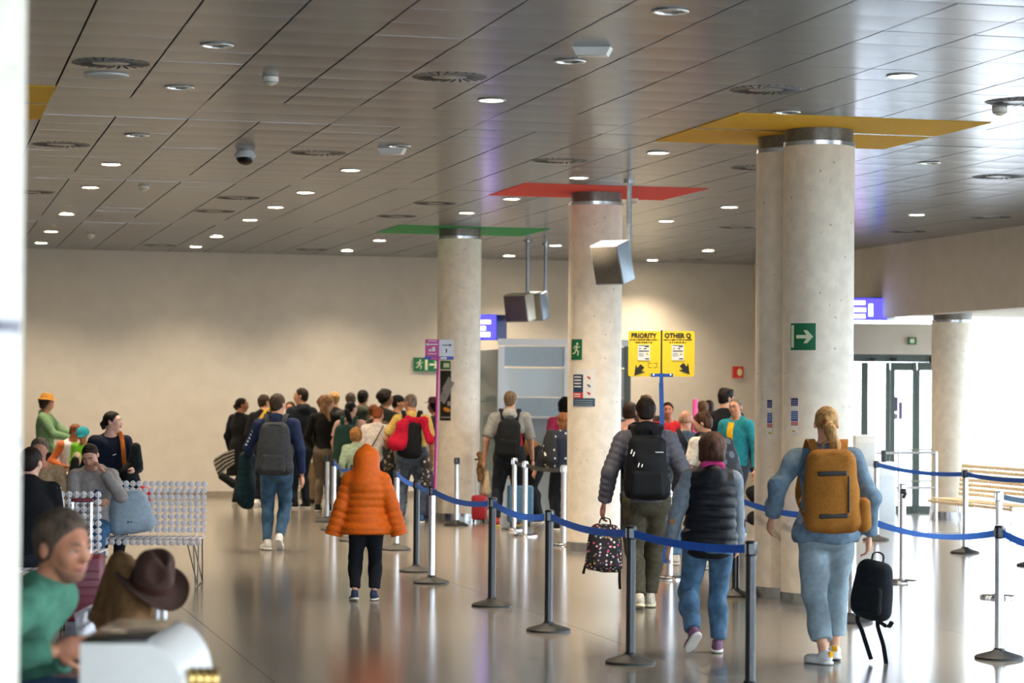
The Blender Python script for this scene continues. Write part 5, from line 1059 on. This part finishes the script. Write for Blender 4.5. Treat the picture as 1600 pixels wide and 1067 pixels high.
    # child in orange
    p = person('orange', 'child in orange hooded puffer jacket with long sleeves and black trousers', 573, 20.8, 703, 0, hl=(-.205, .0, .475), hr=(.215, .0, .475), fl=(-.07, -.03, .055), fr=(.055, .03, .05), ftl=(15, 10), ftr=(-6, 0), hair=('short', '#4a3426'), hs=1.13, vox=.0105, handsize=.5, fat=1.15, sw=1.02, pole_l=(-.6, -.5, .4), pole_r=(.6, -.5, .4),
        T=dict(name='puffer_jacket', m_=cloth('#c25a10', .10, rough=.5), t=.042, hem=-.085, quilt=(.062, .011), ts=.030, sleeve=1.18, hood='up', flare=.025, wr=.004, sflare=.018), B=dict(m=cloth('#14171d', .15), t=.016, tl=.016, frac=.93), S=dict(m=cloth('#2d3a55', .2)))
    # man in jeans with the dark grey backpack
    p = person('jeans', 'person walking away in navy jacket and blue jeans with a large charcoal backpack', 432, 27.3, 616, 0, hr=(.165, .0, .49), hl=(-.19, .16, .56), fl=(-.05, -.02, .05), fr=(.03, -.06, .085), ftl=(25, 0), ftr=(-4, 35), hair=('short', '#3b3026'), head=(-25, 0, 0), vox=.012, sw=1.05,
        T=dict(name='navy_jacket', m_=cloth('#1e2a49', .2), t=.020, hem=-.03, collar=.01), B=dict(m=jean('#39556f'), t=.012, tl=.012), S=dict(m=cloth('#cfcfcc', .1)))
    wear_pack(p, 'large charcoal backpack on the person in blue jeans', .38, .60, .20, cloth('#33373c', .12), z=.298, pocket=(0, .04, .26, .2), taper=.2)
    w_ = P2W(p, p['J']['WL']); blob('coat_bundle', 'dark teal coat hanging over the arm of the person in blue jeans', 'coat', Matrix.Translation(w_), cloth('#10262c', .3), [((-.03, -.12, .05), (-.06, -.1, -.40), .07, .10), ((.02, -.05, .05), (-.02, -.1, -.45), .06, .09), ((-.02, -.12, .0), (.04, -.14, -.40), .05, .06)])
    s = MB()
    for i in range(7): f = i/7; a = p['J']['SL']*(1-f)+p['J']['EL']*f; s.box(tuple(a+np.array([-.035, -.05, -.0])), (.02, .012, .022))
    s.obj('sleeve_lettering', plastic('#b9bdc6'), p['o'])
near_people()
def left_people():
    L_ = plastic
    # man in green, seated, leaning
    p = person('green', 'person with short dark hair in green jacket, leaning forward with hands hanging', -88, 8.95, 860, -98, lean=50, pz=.315, H=1.80, hs=1.06, head=(-30, 12, 8), hl=('px', 100, 1030, 8.85), hr=('px', 78, 1018, 8.6), fl=(-.10, .30, .047), fr=(.10, .28, .047), hair=('short', '#54463a'), sk='#b97c5e', vox=.0078, face=True, beard='#8a5f4a', kneeout=.25, curl=.8, dz=.125,
        T=dict(name='green_jacket', m_=cloth('#4a7b65', .14), t=.020, hem=-.04, collar=.012, wr=.010), B=dict(m=cloth('#1c2a3c', .2), t=.014), S=dict(m=black_s))
    w_ = P2W(p, p['J']['WL']); a = p['J']['EL']; d = p['J']['WL']-a; t = MB(); t.lathe([(.030, -.010), (.034, 0), (.030, .010)], tuple(p['J']['WL']-d/np.linalg.norm(d)*.0), 16, Vector((0, 0, 1)).rotation_difference(Vector(d)).to_matrix(), closed=False); t.obj('wrist_watch', L_('#2a2522'), p['o'])
    # girl seated on the bench
    p = person('girl', 'seated person in light grey hoodie, head bowed on one hand, on the white bench', 146, 22.33, 715, 180, pz=.335, H=1.62, head=(-8, 30, 6), hl=(-.085, .085, .625), hr=(-.03, .17, .47), fl=(-.06, .28, .047), fr=(.06, .27, .047), pole_l=(-1, .25, -1.3), pole_r=(.8, -.3, -.4), hair=('pony', '#2a1d17'), sk='#cf9a80', face=True, vox=.0105,
        T=dict(name='grey_hoodie', m_=cloth('#a09a98', .12), t=.026, hem=-.03, wr=.012, hood='down'), B=dict(m=jean('#41688f'), t=.012), S=dict(m=white_s))
    w_ = P2W(p, p['J']['WR']); t = thing('phone', 'dark blue phone held by the seated person in the grey hoodie', 'phone', w_+Vector((.04, -.06, .06))); s = MB(); s.box((0, 0, 0), (.08, .012, .14), Matrix.Rotation(.5, 3, 'X') @ Matrix.Rotation(.5, 3, 'Y'), .004); s.obj('case', L_('#3c4470'), t); s = MB(); s.box((0, .008, .002), (.07, .004, .12), Matrix.Rotation(.5, 3, 'X') @ Matrix.Rotation(.5, 3, 'Y')); s.obj('screen', L_('#101318', .1), t)
    person('tan', 'seated person in tan coat on the white bench, mostly hidden by the big column', 62, 22.35, 700, 180, pz=.335, H=1.66, head=(10, 10, 0), fl=(-.06, .28, .047), fr=(.06, .27, .047), hr=(.13, .2, .44), hl=(-.12, .2, .44), hair=('short', '#6a5a4c'), sk='#c98d74', vox=.014, T=dict(name='tan_coat', m_=cloth('#a5896a', .2), t=.03, hem=-.06), B=dict(m=cloth('#4a4238'), t=.012), S=dict(m=black_s))
    bench('disc bench seen end-on under the person in the striped black jacket', (-4.0, 18.6, 0), PI/2, ncol=18, nrow=1, pieces=False)
    p = person('stripes', 'seated person in black jacket with white sleeve stripes at the edge of the big column', 47, 18.55, 742, 20, pz=.335, H=1.66, fl=(-.06, .28, .047), fr=(.06, .27, .047), hl=(-.1, .25, .42), hr=(.12, .22, .42), head=(-35, 5, 0), hair=('short', '#241a15'), sk='#d0a08a', vox=.0115, T=dict(name='track_jacket', m_=cloth('#121316', .15), t=.022, hem=-.04, collar=.01), B=dict(m=cloth('#22252b'), t=.012), S=dict(m=black_s))
    for k in (-1, 0, 1):
        a, b, c = p['J']['SR'], p['J']['ER'], p['J']['WR']; n1 = np.array([.6, -.75, .1]); off = n1*.064*p['H']/1.66; sd = np.array([.7, .6, 0])*.020*k
        pts = [a+off*1.05+sd+np.array([0, 0, .02]), a*.5+b*.5+off*.97+sd, b+off*.82+sd, b*.5+c*.5+off*.75+sd]; ribbon_obj('sleeve_stripe', pts, Vector((.7, .6, 0)), .010, .012, white_s, p['o'])
    # woman in navy
    p = person('navy', 'person with dark bun, navy sweater and orange strap standing behind the white bench', 173, 24.3, 643, -155, head=(58, 0, 0), hl=(-.105, .17, .635), hr=(.15, .02, .50), hair=('bun', '#1d1512'), sk='#d6a48e', face=True, vox=.0115, fat=1.18, T=dict(name='navy_sweater', m_=cloth('#12192a', .2), t=.020, hem=-.05, wr=.008), B=dict(m=cloth('#1a1c22'), t=.014), S=dict(m=black_s))
    ribbon_obj('shoulder_strap', [p['Tp'](-.05, -.06, .30), p['Tp'](-.055, .0, .345), p['Tp'](-.056, .068, .28), p['Tp'](-.06, .095, .18), p['Tp'](-.075, .098, .05)], Vector((1, 0, 0)), .045, .008, cloth('#a85a1e'), p['o'])
    s = MB(); q_ = p['Tp'](.0, .088, .20); s.box(tuple(q_), (.035, .01, .008), Matrix.Rotation(.3, 3, 'Y')); s.obj('small_print', white_s, p['o'])
    w_ = P2W(p, p['J']['WL']); blob('coat_bundle', 'black and teal coat held against the hip by the person in navy', 'coat', Matrix.Translation(w_), cloth('#141b1e', .4), [((.02, -.02, .22), (.03, -.04, .05), .06, .07), ((-.05, -.02, -.05), (.04, -.06, -.36), .10, .10), ((-.16, -.04, -.18), (-.05, -.08, -.38), .06, .09)]); blob('coat_lining', 'teal lining fold of the held coat', 'coat', Matrix.Translation(w_), cloth('#1d6f78'), [((-.20, -.08, -.17), (-.08, -.13, -.13), .025, .03)])
    blob('red_bag', 'red bag with a dark handle just behind the bench back', 'bag', Matrix.Translation(at(224, 790, Y=24.0)+Vector((0, 0, -.35))), cloth('#b51f2b'), [((0, 0, .30), (0, 0, .46), .09, .08)])
    # far left group
    p = person('cardigan', 'person in yellow straw hat and green cardigan reaching forward with both arms', 70, 36.2, 613, -92, H=1.69, head=(0, 6, 0), hl=(-.06, .27, .635), hr=(.06, .24, .63), hair=('bob', '#3a2a20'), sk='#c08a6e', face=True, vox=.016, T=dict(name='green_cardigan', m_=cloth('#6f8f6a', .12), t=.03, hem=-.035, flare=.02), B=dict(m=cloth('#1b2430'), t=.02), S=dict(m=black_s))
    h_ = p['hp'](0, -.01, .075); hh = MB(); hh.lathe([(.155, -.012), (.15, -.004), (.100, .004), (.094, .05), (.078, .078), (0, .085)], tuple(h_), 24, Matrix((p['Rh']).tolist())); hh.obj('straw_hat', cloth('#b98538', .2), p['o'])
    bench('disc bench farther back under the person in orange', (-6.75, 35.75, 0), .05, ncol=20, nrow=4, pieces=False)
    p = person('orangep', 'seated person in white top and orange sleeves bending beside the green cardigan', 108, 35.5, 655, -150, pz=.335, H=1.62, lean=18, head=(30, 20, 0), fl=(-.06, .28, .047), fr=(.06, .27, .047), hl=(-.10, .25, .44), hr=(.14, .2, .42), hair=('short', '#7a4a30'), sk='#b9764f', vox=.017, T=[dict(name='orange_shirt', m_=cloth('#c0663a'), t=.016, hem=-.02), dict(name='white_vest', m_=cloth('#d9d6d6'), t=.03, hem=-.03, sleeve=.0)], B=dict(m=cloth('#c0a07c'), t=.02), S=dict(m=white_s))
    p = person('limechild', 'child in turquoise cap and lime green jacket holding a beige toy', 130, 34.6, 675, 165, H=1.20, head=(10, 18, 0), hl=(-.06, .15, .62), hr=(.06, .15, .62), hair=('short', '#3a2a20'), hs=1.15, sk='#b87a58', vox=.014, T=dict(name='lime_jacket', m_=cloth('#6fb82a'), t=.03, hem=-.06), B=dict(m=cloth('#2a2c30'), t=.012), S=dict(m=black_s))
    F = Field(p['hp'](-.12, -.14, -.02)-.05, p['hp'](.12, .2, .16)+.05, .012); F.ell(p['hp'](0, -.01, .055), (.10, .12, .095), p['Rh'], 0); F.cut(p['hp'](0, 0, .04), p['Rh'] @ np.array([0, -.2, -1])); F.ell(p['hp'](0, .115, .045), (.06, .07, .014), p['Rh'], .01); link('cap', F.mesh('cap'), cloth('#2f9aa6'), p['o'])
    blob('beige_toy', 'beige cloth toy held in front by the child in lime green', 'toy', Matrix.Translation(P2W(p, (0, .2, .62))), cloth('#b3a587', .3), [((0, 0, .2), (0, 0, .22), .07, .07), ((0, 0, -.12), (0, 0, .1), .10, .08)]); blob('black_bag', 'small black bag hanging beside the child in lime green', 'bag', Matrix.Translation(at(117, 745, Y=34.2)+Vector((0, 0, -.05))), cloth('#141517'), [((0, 0, 0), (0, 0, .28), .09, .07)])
left_people()
def queue_people():
    V = .0155; dk = lambda c='#1d1f25': dict(m=cloth(c), t=.012); bs = dict(m=black_s); ws = dict(m=white_s)
    top = lambda m_, t=.018, name='jacket', **k: dict(name=name, m_=cloth(m_) if isinstance(m_, str) else m_, t=t, **k)
    p = person('blackcoat', 'person in long black coat with dark bun, leftmost of the queue by the wall', 376, 38.2, 622, -38, hair=('bun', '#16110e'), sk='#8d5c42', head=(-35, 0, 0), vox=V, face=True, T=top('#131315', .028, 'long_coat', skirt=-.26, flare=.03, hem=-.2), B=dk('#121214'), S=dict(m=black_s, up=.05), fl=(-.06, 0, .05), fr=(.08, .06, .05))
    sb = thing('striped_scarf', 'fringed black and white scarf fanning out behind the black coat', 'scarf', at(360, 720, Y=38.0))
    for i in range(9):
        f = i/8; a_, b_ = Vector((.06, 0, .17-.20*f)), Vector((-.27+.10*abs(f-.2), .02, .02-.26*f)); s = MB(); s.ribbon([a_, a_.lerp(b_, .5)+Vector((0, -.02, .02)), b_], Vector((.3, 0, 1)), .026, .02); s.obj('fringe', cloth('#1d1b19' if i % 2 else '#8f8a80'), sb)
    blob('shoulder_bag', 'black bag below the striped bag at the black coat', 'bag', Matrix.Translation(at(356, 750, Y=37.9)), black_s, [((-.1, 0, .05), (.1, 0, -.06), .06, .07)])
    p = person('yellowstrap', 'person in dark jacket with a yellow shoulder strap beside the black coat', 411, 37.4, 617, -25, hair=('short', '#3a2d22'), head=(-20, 0, 0), vox=V, T=top('#1b1d1f', .024), B=dk('#191a1e'), S=ws); ribbon_obj('yellow_strap', [p['Tp'](-.02, -.10, .20), p['Tp'](.035, -.085, .28), p['Tp'](.06, -.02, .352), p['Tp'](.06, .05, .32)], Vector((1, 0, 0)), .06, .012, cloth('#c09a3a'), p['o'])
    person('facing', 'person with brown hair facing the camera behind the jeans man', 453, 38.6, 628, 175, hair=('short', '#4a2f1e'), sk='#c08a6a', face=True, vox=V, T=top('#2a2c33'), B=dk(), S=bs)
    person('hooded', 'tall person in dark hooded jacket looking left', 471, 37.0, 607, 35, head=(45, 0, 0), hair=('short', '#2b211b'), sk='#c08a6a', face=True, vox=V, fat=1.1, T=top('#1b1f27', .026, hood='down', hem=-.08), B=dk('#1d2633'), S=bs)
    person('curlyback', 'person with curly auburn hair behind the long-haired one', 506, 38.4, 621, -10, hair=('curly', '#6b4226'), vox=.017, T=top('#3a332d'), B=dk(), S=bs)
    person('taupe', 'person with long fair-brown hair in black top and taupe trousers', 509, 36.0, 618, -8, hair=('long', '#8a6845'), sk='#c9957a', head=(-40, 6, 0), vox=V, hl=(-.14, .12, .55), T=top('#191614', .016, 'black_top', hem=.0, sleeve=1.), B=dict(m=cloth('#6d6152'), t=.010), S=dict(m=black_s), fl=(-.06, -.02, .05))
    person('blondback', 'person with blond hair in the middle of the far queue', 522, 39.4, 613, 0, hair=('short', '#a3804f'), vox=.017, T=top('#3c3a36'), B=dk(), S=bs)
    person('greycap', 'person with brown-grey hair behind the dark ponytail', 547, 38.8, 614, 5, hair=('short', '#4a4038'), vox=.017, T=top('#40403e'), B=dk(), S=bs)
    p = person('ponytail', 'person with black ponytail in pink top and dark trousers carrying a green backpack', 547, 35.0, 628, -12, hair=('pony', '#120f0e'), sk='#d0a08a', head=(-25, 0, 0), vox=V, hl=(-.15, .06, .5), T=top('#d9b0a4', .014, 'pink_top', sleeve=.35), B=dk('#131519'), S=bs)
    wear_pack(p, 'dark green backpack in the queue on the person with black ponytail', .36, .56, .2, cloth('#27433c', .12), z=.275, pocket=(0, .04, .26, .2))
    person('camo', 'person with short dark hair in dark camouflage jacket', 566, 37.2, 610, -15, hair=('short', '#191411'), sk='#b98468', vox=V, T=top(mat('camo', '#23271f', .9, col2='#3f453a', scale=9), .024, hood='down'), B=dk(), S=bs)
    person('brownhead', 'person with chestnut hair half hidden behind the white T-shirt', 583, 36.4, 632, 0, hair=('short', '#6a3f22'), vox=.017, T=top('#5a4a40'), B=dk(), S=bs)
    p = person('whitetee', 'person in white T-shirt with red hair and a thin shoulder strap', 589, 33.6, 640, -10, H=1.58, hair=('short', '#8a4a28'), sk='#cf9a80', head=(-10, 15, 0), vox=V, fat=1.2, hr=(.13, .16, .56), T=top('#d8cfc8', .02, 'white_t_shirt', sleeve=.42, hem=-.04), B=dk('#3a3c44'), S=ws); ribbon_obj('bag_strap', [p['Tp'](-.10, -.10, .02), p['Tp'](0, -.115, .16), p['Tp'](.07, -.06, .31)], Vector((1, 0, .6)), .02, .008, plastic('#4a3528'), p['o'])
    p = person('blondgirl', 'small girl with light brown bob in pale green shirt', 556, 32.8, 672, 5, H=1.27, hair=('bob', '#8f6236'), hs=1.15, vox=.014, T=top('#8f9f86', .02, 'green_shirt', hem=-.06), B=dk('#6f7f74'), S=ws)
    person('curlydark', 'person with bushy dark hair looking right in the far queue', 601, 37.9, 611, -70, hair=('curly', '#1d1613'), sk='#8f5f45', face=True, vox=V, T=top('#20211f'), B=dk(), S=bs)
    p = person('capman', 'person in dark cap behind the man in yellow', 620, 38.6, 616, -80, H=1.72, hair=('short', '#1a1613'), sk='#b07a5a', face=True, vox=.017, T=top('#232628'), B=dk(), S=bs); F = Field(p['hp'](-.12, -.14, -.02)-.05, p['hp'](.12, .2, .16)+.05, .014); F.ell(p['hp'](0, -.01, .055), (.095, .115, .09), p['Rh'], 0); F.cut(p['hp'](0, 0, .045), p['Rh'] @ np.array([0, -.2, -1])); F.ell(p['hp'](0, .13, .05), (.06, .08, .014), p['Rh'], .01); link('cap', F.mesh('cap'), black_s, p['o'])
    p = person('yellow', 'person in yellow T-shirt and grey jeans with a black backpack, looking left', 643, 33.2, 616, 0, head=(45, 10, 0), hair=('buzz', '#77685a'), sk='#c08565', face=True, vox=.0135, fat=1.22, sw=1.06, hl=(-.20, .12, .56), hr=(.16, .08, .5), T=top('#d3b160', .020, 'yellow_t_shirt', sleeve=.42, hem=-.05), B=dict(m=jean('#4d5763'), t=.018), S=dict(m=cloth('#3a5a7a')), fl=(-.075, 0, .047), fr=(.08, 0, .047))
    wear_pack(p, 'black backpack on the man in the yellow T-shirt', .32, .52, .2, cloth('#17181a'), z=.272, roll=3)
    b = p['Tp'](0, -.17, .25); blob('red_jacket', 'red jacket draped over the black backpack of the man in yellow', 'jacket', p['M'], cloth('#b0142f', .18), [(tuple(p['Tp'](-.03, -.14, .265)), tuple(p['Tp'](-.12, -.20, .10)), .07, .10), (tuple(p['Tp'](-.06, -.2, .23)), tuple(p['Tp'](-.07, -.22, .09)), .09, .08), (tuple(p['Tp'](-.02, -.15, .27)), tuple(p['Tp'](.09, -.15, .27)), .05, .06), (tuple(p['Tp'](.10, -.15, .26)), tuple(p['Tp'](.155, -.17, .12)), .06, .05)], wr=.018)
    p = person('darkhat', 'person in dark red brimmed hat just left of the green-topped column', 679, 38.4, 622, 80, H=1.68, hair=('bob', '#1a1412'), sk='#a06a52', face=True, vox=.017, T=top('#2a2326'), B=dk(), S=bs); s = MB(); s.lathe([(.15, -.01), (.148, -.002), (.1, .004), (.092, .06), (.07, .085), (0, .09)], tuple(p['hp'](0, 0, .07)), 20, Matrix(p['Rh'].tolist())); s.obj('hat', cloth('#3a1f26'), p['o'])
    blob('patterned_bag', 'black and grey patterned bag hanging right of the grey jeans', 'bag', Matrix.Translation(at(665, 735, Y=33.0)), dots('grey_print', '#1b1a1c', ['#8f8a88', '#4a4648', '#c0b8b4'], 22, .4), [((0, 0, .16), (0, 0, -.22), .05, .07)]); blob('cream_bag', 'cream bag standing on the purple suitcase beside the pink pole', 'bag', Matrix.Translation(at(667, 815, z=0)+Vector((.04, 0, .68))), cloth('#c9bfae'), [((0, 0, .36), (0, 0, .09), .07, .09)])
    blob('print_bag', 'brown patterned bag between the white T-shirt and the grey jeans', 'bag', Matrix.Translation(at(606, 715, Y=33.4)), dots('brown_print', '#1c1815', ['#9a8a70', '#5a4a3a'], 20, .4), [((0, 0, .12), (.02, 0, -.12), .07, .09)])
    # group at the booth
    p = person('redman', 'person in red T-shirt and grey hood with black backpack at the glass booth', 794, 32.5, 612, 0, hair=('short', '#6a5642'), head=(-15, 0, 0), xoff=.02, vox=.0135, fat=1.12, sw=1.08, hl=(-.185, .02, .5), hr=(.17, .1, .5), T=[top('#b3202a', .016, 'red_t_shirt', sleeve=.42, hem=-.02), top('#8e8e8c', .030, 'grey_hoodie', sleeve=.46, hem=.16, hood='down')], B=dict(m=cloth('#1f2229', .2), t=.02, tl=.022), S=dict(m=cloth('#8f2a26', .3), sm=plastic('#c9b62e')), fl=(-.10, 0, .047), fr=(.06, .05, .047), ftl=(30, 0))
    wear_pack(p, 'black backpack on the person in red at the booth', .33, .52, .2, cloth('#16181a'), z=.268, pocket=(0, .04, .25, .22), roll=4)
    person('brownjacket', 'person in brown jacket bending forward behind the person in red', 842, 33.4, 650, 82, H=1.72, lean=48, head=(0, 30, 0), hl=(-.05, .3, .5), hr=(.05, .2, .42), hair=('short', '#3a2a20'), vox=V, fat=1.15, T=top('#7a5a38', .03, 'brown_jacket', hem=-.06), B=dict(m=cloth('#16191c'), t=.025, tl=.03), S=dict(m=cloth('#26364a')))
    person('pinktop', 'person with black bob hair in raspberry top left of the red-topped column', 882, 34.5, 622, 10, hair=('bob', '#100d0d'), vox=V, T=top('#a83358', .018, 'raspberry_top', hem=-.05), B=dk('#15171a'), S=bs)
    person('starjacket', 'person with long brown hair in navy jacket with white spots at the column edge', 880, 31.8, 650, 20, H=1.53, hair=('long', '#7a4e2c'), vox=V, fat=1.1, hl=(-.2, .12, .52), T=top(dots('star_print', '#1a2236', ['#e6e6ea', '#1a2236', '#1a2236', '#d9d9e0'], 14, .22), .03, 'spotted_jacket', hem=-.04), B=dk('#16181c'), S=bs)
    blob('spotted_bag', 'black bag with white spots at the left arm of the spotted jacket', 'bag', Matrix.Translation(at(858, 700, Y=31.6)), dots('spot_print', '#101113', ['#e6e6ea', '#101113', '#d9d9e0'], 14, .2), [((.02, 0, .2), (.0, 0, -.12), .06, .12)])
    # group right of the yellow sign
    person('peach', 'person with brown hair in peach blouse between the red-topped column and the grey puffer', 984, 31.5, 630, -10, hair=('bob', '#2a1c16'), vox=V, T=top('#c99a8a', .018, 'peach_blouse'), B=dk(), S=bs)
    person('tuft', 'person with fair tousled hair just above the head of the man in grey puffer', 1009, 34.5, 619, 0, hair=('tousled', '#8a6a48'), vox=.017, T=top('#4a4038'), B=dk(), S=bs)
    person('redface', 'person in red shirt facing the camera right of the blue sign pole', 1043, 33.5, 629, 178, hair=('short', '#241813'), sk='#b9785a', face=True, vox=V, T=top('#b3242e', .018, 'red_shirt'), B=dk(), S=bs)
    p = person('bald', 'bald person seen from behind in blue-grey shirt with dark diagonal strap', 1071, 25.5, 641, 0, hair=('bald', '#b88a70'), sk='#c48f74', head=(-8, 8, 0), vox=.0125, fat=1.12, hl=(-.16, .14, .55), T=top('#4f6072', .022, 'blue_shirt', hem=-.05), B=dict(m=jean('#5d86a8'), t=.016), S=dict(m=cloth('#cfcfca'))); ribbon_obj('cross_strap', [p['Tp'](-.045, .03, .345), p['Tp'](-.05, -.02, .345), p['Tp'](-.02, -.092, .28), p['Tp'](.05, -.105, .16), p['Tp'](.10, -.08, .03)], Vector((1, 0, .5)), .05, .01, cloth('#20262e'), p['o'])
    p = person('whiteboy', 'person with brown hair bowed left in white T-shirt with a grey patterned backpack', 1116, 24.9, 643, 34, lean=14, head=(40, 18, 0), hair=('tousled', '#4a3222'), sk='#c48f74', face=True, vox=.0125, hl=(-.1, .2, .56), T=top('#d5cfc4', .02, 'white_t_shirt', sleeve=.42), B=dk('#262a33'), S=ws)
    wear_pack(p, 'dark grey patterned backpack on the person in the white T-shirt', .31, .48, .17, dots('pack_print', '#23272f', ['#5c6470', '#8f8f96', '#3a4048'], 9, .35), z=.285, roll=-5)
    person('blacktee', 'tall person with thick black hair in black T-shirt behind the teal hoodie', 1131, 32.0, 608, -15, head=(-45, 10, 0), hair=('tousled', '#15100e'), sk='#c99a80', vox=V, T=top('#17181b', .018, 'black_t_shirt', sleeve=.42), B=dk(), S=bs)
    p = person('teal', 'person with glasses and short grey hair in teal hoodie over yellow shirt, facing left', 1150, 31.0, 622, 140, head=(8, 4, 0), hair=('buzz', '#5d5751'), sk='#bd8466', face=True, vox=.0125, hl=(-.17, -.0, .49), hr=(.12, .1, .5), T=[top('#d1a520', .014, 'yellow_shirt', sleeve=0), top('#1f7580', .024, 'teal_hoodie', hood='down', hem=-.05)], B=dk('#343842'), S=dict(m=cloth('#3f6fb0')))
    ribbon_obj('yellow_front', [p['Tp'](.0, .060, .295), p['Tp'](.0, .079, .24), p['Tp'](.0, .0815, .19), p['Tp'](.0, .080, .12), p['Tp'](.0, .078, .06)], Vector(p['Rt'][:, 0].tolist()), .085, .012, cloth('#d1a520'), p['o'])
    s = MB()
    for sg in (-1, 1): s.tube([p['hp'](sg*.052+.024*math.cos(a)-sg*.02, .104, .012+.018*math.sin(a)) for a in [2*PI*i/14 for i in range(15)]], .0018*p['q'], 5); s.tube([p['hp'](sg*.056, .10, .015), p['hp'](sg*.08, .0, .012)], .0018, 5)
    s.obj('glasses', plastic('#3a3d42'), p['o'])
    w_ = P2W(p, p['J']['WL']); blob('hand_bag', 'black soft bag carried by the person in the teal hoodie', 'bag', Matrix.Translation(w_+Vector((.03, 0, -.12))), black_s, [((0, 0, -.02), (0, 0, -.1), .02, .05), ((-.05, 0, -.18), (.06, 0, -.30), .09, .12), ((-.04, 0, -.52), (.05, 0, -.52), .10, .10)])
    blob('grey_pack', 'grey bag on the back of the person in the teal hoodie', 'backpack', Matrix.Translation(at(1172, 695, Y=31.1)), cloth('#4a5364'), [((0, 0, .28), (.02, 0, -.1), .06, .09)])
    person('brownhair2', 'person with brown hair left of the black T-shirt, in the back row', 1097, 34.0, 627, 30, hair=('short', '#5f4632'), vox=.017, T=top('#59463c'), B=dk(), S=bs)
    person('darkhair2', 'person with dark hair right behind the brown-haired one in the back row', 1107, 35.5, 626, 0, hair=('short', '#2a211c'), sk='#b9785a', vox=.017, T=top('#6a5a4a'), B=dk(), S=bs)
    p = person('colpack', 'person behind the gate, half hidden by the thick columns, with a big dark backpack', 1200, 33.0, 645, -10, hair=('short', '#2a211c'), vox=V, T=top('#23262b', .02), B=dict(m=jean('#2b4766'), t=.016), S=bs)
    wear_pack(p, 'big dark backpack with red top loop beside the thick columns', .42, .58, .22, cloth('#232428'), z=.30); blob('red_bundle', 'red cloth bundle tied on the big dark backpack', 'cloth', Matrix.Translation(at(1193, 650, Y=32.6)), cloth('#c0282c'), [((-.03, 0, 0), (.05, 0, .02), .05, .05), ((0, 0, 0), (0, .0, -.12), .04, .03)])
queue_people()
